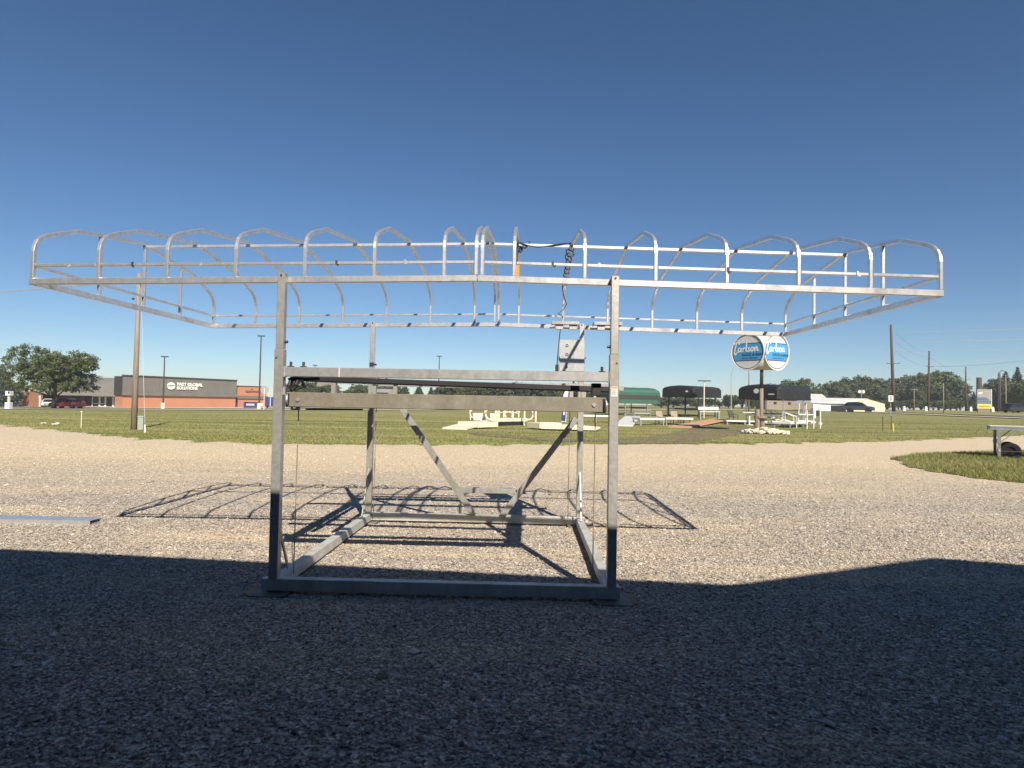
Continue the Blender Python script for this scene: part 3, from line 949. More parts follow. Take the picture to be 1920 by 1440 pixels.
row([(848, 724, 170), (872, 720, 165), (895, 722, 168), (918, 722, 165), (940, 724, 170), (962, 722, 165), (1010, 724, 168), (1032, 724, 165), (1052, 724, 170), (1075, 724, 168), (1096, 728, 165), (830, 733, 172), (985, 728, 175)],
    'leafy tree in the line behind the cream dock beyond the street', 'tree line behind the cream dock', 1.5)
cpro = conifer('conifer_tree', '-', 11, 7, NEEDLE, 31, leaf=.30, per=16, whorls=20)
cu = [False]
for px, ty, Y, lab, grp in ((760, 720, 165, 'dark conifer beyond the street seen over the weathered beam', 'conifers beyond the street'), (785, 716, 168, 'dark conifer beyond the street seen over the weathered beam', 'conifers beyond the street'),
                            (808, 722, 165, 'dark conifer beyond the street seen over the weathered beam', 'conifers beyond the street'), (975, 722, 160, 'single bluish conifer among the leafy trees behind the cream dock', None),
                            (1886, 693, 175, 'slender dark conifer rising above the trees by the street lamp', 'slender conifers by the street lamp'), (1908, 692, 178, 'slender dark conifer rising above the trees by the street lamp', 'slender conifers by the street lamp'), (1826, 735, 180, 'narrow dark conifer just behind the pylon sign', None)):
    loc = AT(px, Y); hr = 755+(px-960)*.01772
    place(cpro, cu, loc, ((hr-ty)*Y/F+EYE-loc.z)/11, random.uniform(0, 6), lab, grp)
# ground bushes closing the gaps far away
row([(x_, 751, 186) for x_ in range(1530, 1815, 22)], 'low dark bush at the foot of the shelterbelt', 'bushes under the shelterbelt', 1.7)

# ------------------------------------------------------------------ brick building
def frame(pA, pB):
    """local frame with x along the facade from A to B, y going back"""
    a, b = Vector((pA[0], pA[1], 0)), Vector((pB[0], pB[1], 0))
    d = (b-a); L = d.length
    return math.atan2(d.y, d.x), L
zb = -.45
A, B = AT(228, 105), AT(443, 124)
ang, L1 = frame(A, B)
bl = thing('brick_building', 'long orange brick building with dark ribbed metal fascia and white wall lettering', 'building', (A.x, A.y, 0), ang)
def ribbed(x0, x1, y, z0, z1, step=.62, dep=.05, lean=0):
    m = MB()
    n = int((x1-x0)/step)
    pr = []
    for i in range(n):
        a = x0+i*(x1-x0)/n; w = (x1-x0)/n
        pr += [(a, 0), (a+w*.86, 0), (a+w*.88, -dep), (a+w*.98, -dep)]
    pr.append((x1, 0))
    vs, fs = [], []
    for (a, d) in pr:
        vs += [(a, y+d, z0), (a, y+d+lean, z1)]
    for i in range(len(pr)-1): fs.append((2*i, 2*i+2, 2*i+3, 2*i+1))
    m.add(vs, fs)
    return m
# tall block: local x 0..L1, front at y 0
zt = 4.95
MB().b6(0.3, L1, .25, 2.6, zb-1, 1.75).build('wall', BRICK, bl)
MB().b6(.1, L1, .2, 2.6, 1.75, zt-.02).build('upper_wall', FASCIA_DK, bl)
ribbed(.08, L1+.02, .05, 2.35, zt).build('ribbed_fascia', SEAM, bl)
MB().b6(.06, L1+.05, -.12, .19, 1.76, 2.35).build('fascia_band', SEAM, bl)
MB().b6(.0, L1+.06, -.10, .25, zt, zt+.22).build('coping', FASCIA_DK, bl)
text_obj('wall_lettering', 'FAST GLOBAL', .80, LETTER, bl, (L1*.435, -.06, 3.62), (math.pi/2, 0, 0), .06, bold=.035)
text_obj('wall_lettering', 'SOLUTIONS', .74, LETTER, bl, (L1*.435, -.06, 2.98), (math.pi/2, 0, 0), .06, bold=.035)
gm = MB()
gm.prism([(.95*math.cos(a), .80*math.sin(a)) for a in np.linspace(.25, math.pi-.05, 14)]+[(-.2, .12)], lambda a, b, t: (L1*.385+a*.8, t, 3.55+b*.8), -.12, -.02)
gm.prism([(.95*math.cos(a), .80*math.sin(a)) for a in np.linspace(math.pi+.12, 2*math.pi+.1, 14)]+[(.15, -.12)], lambda a, b, t: (L1*.385+a*.8, t, 3.55+b*.8), -.12, -.02)
gm.build('globe_emblem', LETTER, bl)
# lower right block
B2 = Vector((L1+.4, 3.0, 0))
C = AT(507, 131)
e = Vector((math.cos(ang), math.sin(ang), 0)); nrm = Vector((-math.sin(ang), math.cos(ang), 0))
L2 = (Vector((C.x, C.y, 0))-Vector((A.x, A.y, 0))).dot(e)
MB().b6(L1+.002, L2, 1.2, 13, zb-1, 3.95).build('wall', BRICK, bl)
MB().b6(L1+.01, L2+.15, .95, 1.19, 1.5, 2.1).build('fascia_band', SEAM, bl)
MB().b6(L1+.01, L2+.05, 1.1, 13.1, 3.951, 4.1).build('coping', FASCIA_DK, bl)
MB().b6(L1+.01, L1+.9, .8, 1.19, zb-.6, 1.75).build('downpipe_recess', FASCIA_DK, bl)
text_obj('wall_lettering', 'GLENWOOD', .62, FASCIA_DK, bl, (L1+(L2-L1)*.36, 1.17, 2.72), (math.pi/2, 0, 0), .03, bold=.01)
MB().prism([(-.28, 0), (0, .22), (.28, 0), (0, .07)], lambda a, b, t: (L1+(L2-L1)*.55+a, t, 3.35+b), 1.12, 1.18).build('roof_mark', FASCIA_DK, bl)
MB().b6(L2-.9, L2-.3, 1.05, 1.19, 3.05, 3.75).build('wall_lamp', WHITE, bl)
# entrance wing, nearly frontal, set back on the left
E0, E1 = AT(78, 117), AT(236, 121)
ang2, L3 = frame(E0, E1)
ew = thing('entrance_wing', 'dark mansard-roofed entrance wing with glass doors beside the shade tree', 'building', (E0.x, E0.y, 0), ang2)
z2 = -.6
dx0 = L3*.50                                                    # where the glazing starts
MB().b6(0, dx0, .3, 12, z2-1, 2.25).build('wall', simple('shaded_brick', (.075, .038, .030), rough=.9), ew)  # brick colour darkened for the shade under the roof edge
MB().b6(dx0, L3+4, 1.4, 12, z2-1, 2.25).build('lobby_wall', FASCIA_DK, ew)
MB().add([(-.4, -.9, 2.25), (L3+3, -.9, 2.25), (L3+3, 2.6, 5.1), (-.4, 4.0, 5.1), (-.4, 12, 5.1), (L3+3, 12, 5.1), (-.4, 12, 2.25), (L3+3, 12, 2.25)],
         [(0, 1, 2, 3), (3, 2, 5, 4), (0, 3, 4, 6), (1, 7, 5, 2), (4, 5, 7, 6), (0, 6, 7, 1)]).build('mansard_roof', SEAM, ew)
m = MB()
for i in range(int((L3+3.4)/.75)):
    x = -.3+i*.75
    m.bar((x, -.92, 2.28), (x, 2.6+1.4*(1-(x+.4)/(L3+3.4)), 5.12), .06, .07)
tag(m.build('roof_seam', SEAM, ew), kind='stuff')
MB().b6(-.5, L3+3, -1.0, -.9, 1.55, 2.3).build('fascia_band', SEAM, ew)
# glazing bays
gx0, gx1 = dx0+.9, L3-.3
nb = 5
bw = (gx1-gx0)/nb
for i in range(nb):
    x0, x1 = gx0+i*bw, gx0+(i+1)*bw
    door = i in (1, 2, 3)
    w = MB().b6(x0+.06, x1-.06, 1.30, 1.36, z2+.08, 1.5).build('door' if door else 'window', GLASS, ew)
    fr = MB(); fr.b6(x0-.05, x0+.058, 1.2, 1.37, z2, 1.55).b6(x0+.06, x1-.06, 1.22, 1.37, 1.42, 1.55)
    if i != 2: fr.b6(x0+.06, x1-.06, 1.24, 1.295, z2+.62, z2+.72)
    if door and i != 2: fr.b6(x0+.06, x0+.22, 1.24, 1.295, z2+.05, 1.41).b6(x1-.22, x1-.06, 1.24, 1.295, z2+.05, 1.41).b6(x0+.23, x1-.23, 1.24, 1.295, z2+.05, z2+.22)
    fr.build('frame', WHITE, w)
MB().b6(gx1-.05, gx1+.07, 1.2, 1.37, z2, 1.55).build('frame_post', WHITE, ew)
MB().b6(-.12, .12, -.85, -.6, z2-.5, 1.55).build('corner_post', WHITE, ew)
MB().b6(-.16, .16, -.95, -.55, 1.0, 1.35).build('post_lamp', WHITE, ew)
# side wall on the left
S0, S1 = AT(30, 131), AT(74, 118)
ang3, L4 = frame(S0, S1)
MBs = MB()
MBs.prism([(0, -1.5), (L4, -1.5), (L4, 2.35), (L4*.8, 2.35), (0, 1.7)], lambda a, b, t: (a, t, b), 0, .4)
sw = MBs.build('brick_side_wall', BRICK)
sw.location = (S0.x, S0.y, 0); sw.rotation_euler = (0, 0, ang3)
tag(sw, 'sunlit orange brick side wall to the left of the dark entrance wing', 'wall')

# ------------------------------------------------------------------ vehicles
def car(name, label, paint, kind, loc, rz, group=None):
    t = thing(name, label, 'car', loc, rz, group)
    if kind == 'suv':
        Lh, W, prof, roof = 2.35, .93, [(-2.30, .45), (-2.36, .75), (-2.28, 1.05), (-1.2, 1.10), (1.0, 1.08), (1.9, 1.0), (2.26, .86), (2.33, .6), (2.28, .32), (-2.2, .32)], \
            [(-2.18, 1.07), (-1.95, 1.55), (-1.5, 1.70), (-.4, 1.74), (.35, 1.66), (1.15, 1.08)]
        r = .36
    else:
        Lh, W, prof, roof = 2.3, .88, [(-2.28, .45), (-2.30, .80), (-2.15, .95), (-1.4, .98), (.8, .95), (1.75, .86), (2.15, .72), (2.25, .5), (2.2, .28), (-2.2, .28)], \
            [(-1.65, .96), (-1.05, 1.36), (-.5, 1.44), (.15, 1.42), (.5, 1.32), (1.15, .93)]
        r = .32
    n = len(prof)
    mb = MB(); vs, fs = [], []
    for s, ins in ((-1, 0), (-.86, 1), (.86, 1), (1, 0)):
        for (x, z) in prof:
            k = .06 if ins == 0 else 0
            cx = x*(1-.02*(ins == 0)); vs.append((cx, s*W, z-(k if z > .9 else -k*.3)))
    for j in range(3):
        for k in range(n):
            l = (k+1) % n
            fs.append((j*n+k, j*n+l, (j+1)*n+l, (j+1)*n+k))
    fs.append(tuple(range(n-1, -1, -1))); fs.append(tuple(3*n+k for k in range(n)))
    mb.add(vs, fs)
    body = mb.build('body', paint, t, .03)
    # cabin: glass shell, painted roof and pillars
    g = MB(); m2 = len(roof); vs, fs = [], []
    for s in (-1, 1):
        for (x, z) in roof:
            y = W*.92-(z-roof[0][1])*.25
            vs.append((x, s*y, z))
    for k in range(m2-1): fs.append((k, k+1, m2+k+1, m2+k))
    fs.append(tuple(range(m2))); fs.append(tuple(range(2*m2-1, m2-1, -1)))
    fs.append((0, m2, 2*m2-1, m2-1))
    g.add(vs, fs); g.build('cabin_glass', GLASS, t)
    rf = MB()
    rp = [q for q in roof if q[1] > roof[0][1]+.3]
    for (a, b) in zip(rp, rp[1:]):
        for_y = W*.92-(a[1]-roof[0][1])*.25+.01
        rf.add([(a[0], -for_y, a[1]+.02), (b[0], -for_y, b[1]+.02), (b[0], for_y, b[1]+.02), (a[0], for_y, a[1]+.02),
                (a[0], -for_y-.01, a[1]-.07), (b[0], -for_y-.01, b[1]-.07), (b[0], for_y+.01, b[1]-.07), (a[0], for_y+.01, a[1]-.07)],
               [(0, 1, 2, 3), (0, 4, 5, 1), (3, 2, 6, 7)])
    rf.build('roof', paint, t)
    for s in (-1, 1):
        for k in (0, len(roof)//2, len(roof)-2):
            a, b = (roof[k], roof[k+1]) if k != len(roof)//2 else ((-.35, roof[0][1]), (-.32, roof[k][1]-.05))
            ya = W*.92-(a[1]-roof[0][1])*.25+.008; yb = W*.92-(b[1]-roof[0][1])*.25+.008
            MB().bar((a[0], s*ya, a[1]), (b[0], s*yb, b[1]), .09, .02, (1, 0, 0)).build('pillar', paint, t)
        MB().box((2.16 if kind == 'suv' else 2.08, s*W*.72, .78 if kind == 'suv' else .68), (.18, .34, .13)).build('headlight', GLASSHEAD, t)
        MB().box((-2.29, s*W*.75, .88), (.06, .3, .16)).build('tail_light', simple('red_lens', (.3, .01, .01), rough=.3), t)
        MB().box((.85, s*(W+.06), roof[0][1]+.06), (.16, .16, .12)).build('mirror', paint, t)
        for x in (-1.38, 1.40):
            MB().disc((x, s*(W-.10), r), (0, 1, 0), r+.06, .21, 20).build('wheel_arch', BLACK, t)
            wheel(t, (x, s*(W-.09), r), (0, 1, 0), r, .24)
    MB().box((2.30, 0, .55), (.05, .9, .2)).build('grille', BLACK, t)
    MB().box((2.335, 0, .42), (.02, .4, .1)).build('number_plate', WHITE, t)
    return t
car('parked_car', 'dark red hatchback parked beside the shade tree at the brick building', car_paint('red_car_paint', (.13, .012, .018)), 'sedan', AT(126, 93.5), math.radians(178))
car('parked_car', 'white car parked half behind the shade tree trunk', car_paint('white_car_paint', (.70, .69, .66)), 'sedan', AT(92, 112), math.radians(-60))
car('driving_suv', 'dark blue-grey suv on the highway in front of the white shed', car_paint('slate_car_paint', (.035, .05, .065)), 'suv', G(1611, 773)+Vector((0, 0, .03)), math.radians(-38))
car('parked_car', 'black car beyond the highway near the pylon sign', car_paint('black_car_paint', (.012, .016, .018)), 'suv', AT(1905, 118)+Vector((0, 0, .03)), math.radians(10))

# ------------------------------------------------------------------ poles, lamps, utilities
def upole(name, label, loc, h, r, mat, arms=(), tilt=(0, 0), group=None):
    t = thing(name, label, 'utility pole', loc, 0, group)
    t.rotation_euler = (tilt[0], tilt[1], 0)
    MB().tube([(0, 0, -.3), (0, 0, h*.5), (0, 0, h)], r, 12, r1=r*.58).build('pole', mat, t, smooth=True)
    for z, l, dirx in arms:
        a = MB().bar((-l/2*dirx[0], -l/2*dirx[1]-r, z), (l/2*dirx[0], l/2*dirx[1]-r, z), .09, .11).build('crossarm', mat, t)
        for q in (-.46, .46):
            MB().disc((l*q*dirx[0], l*q*dirx[1]-r, z+.12), (0, 0, 1), .05, .14, 8).build('insulator', DARKSTEEL, a)
    return t
up = upole('utility_pole', 'weathered grey wooden utility pole on the lawn edge left of the lift', G(251, 806), 7.75, .15, WOODPOLE)
for dx, dz in ((-.33, 7.35), (-.22, 7.35), (.30, 7.25), (.42, 7.25), (-.2, 6.45)):
    MB().disc((dx, -.1, dz), (1, 0, 0), .05, .09, 8).build('insulator', DARKSTEEL, up)
MB().bar((-.4, -.1, 7.28), (.5, -.1, 7.20), .04, .05).build('bracket', DARKSTEEL, up)
gl = G(272, 811)
gw = MB().tube([G(251, 806)+Vector((.1, 0, 7.0)), gl], .008, 6).build('guy_wire', STEEL)
MB().tube([gl+Vector((0, 0, -.05)), gl.lerp(G(251, 806)+Vector((.1, 0, 7.0)), .05)], .035, 8).build('guy_guard', CREAM, gw)
tag(gw, 'thin guy wire with a pale plastic guard beside the weathered utility pole', 'guy wire')
pd = thing('utility_pedestal', 'sage green utility pedestal standing at the foot of the weathered pole', 'utility box', G(264, 806), .2)
MB().b6(-.13, .13, -.1, .1, -.05, .60).build('housing', PEDEST, pd, .01)
MB().b6(-.145, .145, -.115, .115, .601, .69).build('cap', PEDEST, pd, .02)
mk = thing('marker_stake', 'thin pale marker stake in the lawn left of the weathered pole', 'stake', G(152, 802))
MB().tube([(0, 0, -.1), (0, 0, .80)], .018, 8).build('rod', CREAM, mk)
MB().disc((0, 0, .82), (0, 0, 1), .05, .04, 10).build('top', CREAM, mk)
mc = thing('meter_cabinet', 'white and grey meter cabinet on a post across the street by the spruce', 'utility box', G(16, 767))
MB().b6(-.30, .30, -.3, .3, -.1, .88).build('base_box', WHITE, mc, .02)
MB().tube([(0, 0, .86), (0, 0, 1.75)], .17, 10).build('post', CONCRETE, mc)
MB().b6(-.28, .34, -.3, .3, 1.75, 2.35).build('meter_box', WHITE, mc, .02)
MB().b6(0.1, .3, -.34, -.3, 2.0, 2.3).build('dial', GLASS, mc)

def lamp(loc, h, label, group=None, base=True):
    t = thing('parking_lamp', label, 'street lamp', loc, 0, group)
    MB().tube([(0, 0, 0), (0, 0, h)], .13, 10, r1=.08).build('pole', DARKSTEEL, t)
    MB().b6(-.55, .55, -.14, .14, h, h+.16).build('lamp_head', DARKSTEEL, t)
    if base: MB().tube([(0, 0, -.2), (0, 0, .9)], .32, 12).build('concrete_base', CREAM, t)
    return t
lamp(G(305.5, 766), 8.1, 'short dark parking lamp in front of the white lettering')
lamp(AT(486, 98), 11.3, 'tall dark parking lamp in front of the low right brick block')
lamp(AT(822, 125), 10.3, 'thin dark lamp rising above the middle of the top beam', base=False)
lamp(AT(589, 140), 9.2, 'thin dark lamp barely rising above the left end of the top beam', base=False)
ps = thing('post_light', 'pale metal post light in front of the left black boat canopy', 'street lamp', AT(1320, 66))
MB().tube([(0, 0, -.2), (0, 0, 3.85)], .06, 8).build('pole', CREAM, ps)
MB().b6(-.62, .62, -.2, .2, 3.85, 3.95).build('lamp_head', DARKSTEEL, ps)
sl = thing('street_lamp', 'slim grey street lamp with a curved arm between the black canopies', 'street lamp', AT(1371, 120))
MB().tube([(0, 0, -.2), (0, 0, 6.0), (.05, 0, 7.3), (.35, 0, 8.0), (.9, 0, 8.35)], .10, 8, r1=.04).build('pole', STEEL, sl)
MB().b6(.8, 1.35, -.1, .1, 8.3, 8.4).build('lamp_head', STEEL, sl)
upole('utility_pole', 'slim grey-brown pole rising behind the round sign', AT(1404, 110), 9.2, .14, WOODPOLE)

big = upole('power_pole', 'very tall brown power pole beside the white shed', AT(1676, 128), 17.6, .36, DARKWOOD, [(9.7, 2.6, (1, 0))], (0, -.035))
p2 = upole('power_pole', 'brown power pole leaning right with crossarm in front of the shelterbelt', AT(1740, 150), 14.2, .30, DARKWOOD, [(10.5, 2.2, (1, .2)), (6.0, 3.0, (1, 0))], (0, .022))
p3 = upole('power_pole', 'thin brown power pole between the shelterbelt and the pylon sign', AT(1811, 185), 12.9, .28, DARKWOOD, [(9.3, 2.6, (1, .2)), (7.8, 2.4, (1, .2))])
p4 = upole('power_pole', 'short brown power pole right of the pylon sign top', AT(1858, 200), 9.8, .25, DARKWOOD, [(8.8, 1.8, (1, .2))])
p5 = upole('power_pole', 'brown power pole standing beside the highway street lamp', AT(1875, 150), 9.0, .22, DARKWOOD)
p6 = upole('power_pole', 'pale slender pole in front of the trees above the black car', AT(1886, 140), 8.2, .15, WOODPOLE)
upole('utility_pole', 'short pale pole with a lamp arm in front of the shelterbelt', AT(1714, 150), 5.2, .13, WOODPOLE, [(5.0, 1.6, (1, 0))])
upole('utility_pole', 'thin pale pole between highway and shelterbelt right of the leaning power pole', AT(1769, 105), 5.0, .10, WOODPOLE)
hl = thing('street_lamp', 'dark highway street lamp with short angled arm beside the black car', 'street lamp', AT(1872, 130))
MB().tube([(0, 0, -.2), (0, 0, 7.6), (.15, 0, 8.1), (.65, 0, 8.5)], .12, 8, r1=.06).build('pole', DARKSTEEL, hl)
MB().b6(.55, 1.1, -.1, .1, 8.45, 8.55).build('lamp_head', DARKSTEEL, hl)
sk = MB().tube([AT(1836, 230)+Vector((0, 0, -.5)), AT(1836, 230)+Vector((0, 0, 12.2))], .95, 14, r1=.85).build('chimney_stack', DARKWOOD)
tag(sk, 'dark brick chimney stack rising just behind the pylon sign', 'chimney')
def wire(a, b, sag, label, group):
    a, b = Vector(a), Vector(b)
    pts = [a.lerp(b, i/16)-Vector((0, 0, sag*4*(i/16)*(1-i/16))) for i in range(17)]
    tag(MB().tube(pts, .028, 5).build('power_line', STEEL, None), label, 'power line', group)
bp_ = AT(1676, 128)
for dz, off in ((16.0, 0), (14.0, .2), (12.2, .4)):
    wire(bp_+Vector((.2+.035*-dz*.0, -.3, dz)), Vector((bp_.x+75, bp_.y-30, dz+bp_.z+3.5)), 1.0, 'thin power line running right from the very tall brown pole', 'power lines to the right')
for dz, e2 in ((14.0, 12.8), (12.2, 10.6), (16.0, 13.6)):
    wire(bp_+Vector((.2, -.3, dz)), AT(1740, 150)+Vector((.1, -.3, e2)), .8, 'thin power line between the very tall pole and the leaning pole', 'power lines between poles')
for e2, e3 in ((12.8, 11.8), (10.6, 9.5)):
    wire(AT(1740, 150)+Vector((.1, -.3, e2)), AT(1811, 185)+Vector((0, -.3, e3)), 1.0, 'thin power line between the leaning pole and the thin pole', 'power lines between poles beyond')
wire(AT(1740, 150)+Vector((.1, -.3, 10.5)), AT(1980, 120)+Vector((0, 0, 10.8)), .6, 'lowest power line crossing above the pylon sign', None)
upw = G(251, 806)
wire(upw+Vector((-.3, 0, 7.4)), upw+Vector((-45, 12, 8.2)), .8, 'faint overhead line running left from the weathered utility pole', None)

# ------------------------------------------------------------------ round sign
sg = thing('round_sign', 'double-faced round blue and white dealer sign on a dark post', 'sign', G(1427, 812))
RS = 1.13
SY = sg.location.y
def face(name, cx, cy, cz, yaw):
    """disc whose outward normal points to (sin yaw, -cos yaw)"""
    n = Vector((math.sin(yaw), -math.cos(yaw), 0)); u = Vector((math.cos(yaw), math.sin(yaw), 0)); w = Vector((0, 0, 1))
    c = Vector((cx, cy, cz))
    P3 = lambda a, b, t: c+u*a+w*b+n*t
    ring = [(RS*math.cos(a), RS*math.sin(a)) for a in np.linspace(0, 2*math.pi, 41)[:-1]]
    f = MB().prism(ring, P3, -.06, 0).build(name, SIGNWHITE, sg)
    MB().sweep([P3(RS*math.cos(a), RS*math.sin(a), .0) for a in np.linspace(0, 2*math.pi, 41)[:-1]], [(-.03, -.045), (.03, -.045), (.03, .045), (-.03, .045)], up=n, closed=True).build('rim', WHITE, f)
    MB().sweep([P3(RS*.92*math.cos(a), RS*.92*math.sin(a), .004) for a in np.linspace(0, 2*math.pi, 41)[:-1]], [(-.018, -.006), (.018, -.006), (.018, .006), (-.018, .006)], up=n, closed=True).build('inner_ring', SIGNNAVY, f)
    def band(b0, b1, mat, t0, t1, nm):
        pts = []
        r = RS*.905
        for b in np.linspace(b0, b1, 8): pts.append((math.sqrt(max(r*r-b*b, 0)), b))
        for b in np.linspace(b1, b0, 8): pts.append((-math.sqrt(max(r*r-b*b, 0)), b))
        MB().prism(pts, P3, t0, t1).build(nm, mat, f)
    band(-.52, .50, SIGNBLUE, .002, .006, 'blue_band')
    band(.50, .545, SIGNNAVY, .002, .008, 'stripe'); band(-.565, -.52, SIGNNAVY, .002, .008, 'stripe')
    # brush-script name, laid out as strokes
    strokes = [[(-.56, .44), (-.58, .56), (-.68, .58), (-.78, .44), (-.86, .16), (-.90, -.08), (-.84, -.17), (-.74, -.08), (-.68, .02)],
               [(-.94, .46), (-.84, .53), (-.70, .55)],
               [(-.44, .20), (-.56, .24), (-.64, .12), (-.60, .0), (-.50, .03), (-.43, .20), (-.45, .04), (-.38, .0)],
               [(-.33, .22), (-.30, .16), (-.32, .0), (-.28, .18), (-.18, .24), (-.14, .18)],
               [(-.06, .60), (-.08, .30), (-.10, .04), (-.02, .02)],
               [(.14, .24), (.06, .22), (.08, .14), (.14, .08), (.08, .0), (.0, .04)],
               [(.34, .26), (.24, .20), (.22, .06), (.30, .0), (.38, .08), (.38, .20), (.33, .26)],
               [(.46, .24), (.48, .0), (.50, .16), (.60, .26), (.64, .18), (.64, .03), (.74, .06)]]
    sm = MB()
    for st_ in strokes:
        q = [Vector((a*1.02, b*1.0+.02, 0)) for a, b in st_]
        pts = []
        for i in range(len(q)-1):
            p0, p1, p2, p3 = q[max(i-1, 0)], q[i], q[i+1], q[min(i+2, len(q)-1)]
            for k in range(5):
                tt = k/5
                pts.append(.5*((2*p1)+(p2-p0)*tt+(2*p0-5*p1+4*p2-p3)*tt*tt+(3*p1-p0-3*p2+p3)*tt**3))
        pts.append(q[-1])
        sm.sweep([P3(p.x, p.y, .014) for p in pts], [(-.034, -.006), (.034, -.006), (.034, .006), (-.034, .006)], up=n)
    sm.build('script_lettering', LETTER, f)
    rot = (math.pi/2, 0, yaw)
    q = P3(-.38, -.26, .008); text_obj('sign_lettering', 'DOCK & BARGE', .225, SIGNNAVY, f, q, rot, .003, bold=.008)
    q = P3(-.36, -.45, .008); text_obj('sign_lettering', 'SALES+SERVICE', .15, SIGNNAVY, f, q, rot, .003)
    return [P3(a, b, -.06) for a, b in ring]
zc = (763+8-666)/F*SY+EYE-sg.location.z-.05
va = math.atan2(1430-960, F)
d0 = 0
yl, yr = -va-math.radians(31), -va+math.radians(51)
# hinge at the front edge, faces run back from there
hx, hy = (1434-1427)/F*SY-.36, -.75
ul = Vector((math.cos(yl), math.sin(yl), 0)); ur = Vector((math.cos(yr), math.sin(yr), 0))
cl = Vector((hx, hy, zc))-ul*(RS+.0); cr_ = Vector((hx, hy, zc))+ur*(RS+.0)
ra = face('sign_face', cl.x, cl.y, cl.z, yl)
rb = face('sign_face', cr_.x, cr_.y, cr_.z, yr)
sh_ = MB(); n = len(ra); vs, fs = [], []
NS = 8
for i in range(n):
    a = ra[i]; b = rb[(n//2-i) % n]
    for k in range(NS+1): vs.append(a.lerp(b, k/NS))
for i in range(n):
    j = (i+1) % n
    for k in range(NS): fs.append((i*(NS+1)+k, i*(NS+1)+k+1, j*(NS+1)+k+1, j*(NS+1)+k))
sh_.add(vs, fs); sh_.build('sign_shell', SHELL, sg, smooth=True)
MB().tube([(0, 0, -.2), (.01, 0, 1.4), (.012, 0, 2.75)], .12, 12, r1=.11).build('post', WOODPOLE, sg, smooth=True)
MB().tube([(.012, 0, 2.751), (.02, 0, zc-.5)], .105, 12, r1=.10).build('upper_post', DARKSTEEL, sg, smooth=True)
for x, y, h in ((-.28, -.1, 1.45), (.16, .2, 1.0)):
    MB().tube([(x, y, -.2), (x, y, h)], .15, 10).build('bollard_post', WOODPOLE, sg)
for a in range(2):
    MB().tube([(.34*math.cos(t)-.05, .34*math.sin(t), .95+.07*a) for t in np.linspace(0, 6.28, 18)], .045, 6).build('rope_wrap', WOODPOLE, sg)

# rocks round the sign
rk = thing('rock_pile', 'heap of pale fieldstones round the foot of the round sign', 'rock pile', G(1427, 813))
rp_ = random.Random(4)
protos = []
for k in range(6):
    bm = bmesh.new(); bmesh.ops.create_icosphere(bm, subdivisions=1, radius=1)
    for v in bm.verts: v.co *= rp_.uniform(.75, 1.2)
    for v in bm.verts: v.co.z *= .75
    me = bpy.data.meshes.new('rock'); bm.to_mesh(me); bm.free(); me.materials.append(STONE); protos.append(me)
for i in range(75):
    a = rp_.uniform(0, 6.283); q = rp_.random()**.6
    x, y = 1.45*q*math.cos(a)+.05, .85*q*math.sin(a)-.15
    s = rp_.uniform(.10, .20)
    o = bpy.data.objects.new('rock', protos[i % 6]); col.objects.link(o); o.parent = rk
    o.location = (x, y, .05+.26*(1-q)+s*.3*rp_.random()); o.scale = (s*1.35, s, s*.85); o.rotation_euler = (rp_.uniform(-.4, .4), rp_.uniform(-.4, .4), rp_.uniform(0, 6))
for i, (px, py) in enumerate(((83, 795), (107, 796), (99, 796.5))):
    o = bpy.data.objects.new('field_stone', protos[i]); col.objects.link(o)
    o.location = G(px, py)+Vector((0, 0, .04)); s = .16 if i < 2 else .1; o.scale = (s*1.3, s, s*.6); o.rotation_euler = (0, 0, i)
    tag(o, 'pale stone lying in the grass near the thin marker stake', 'stone', 'stones near the marker stake')

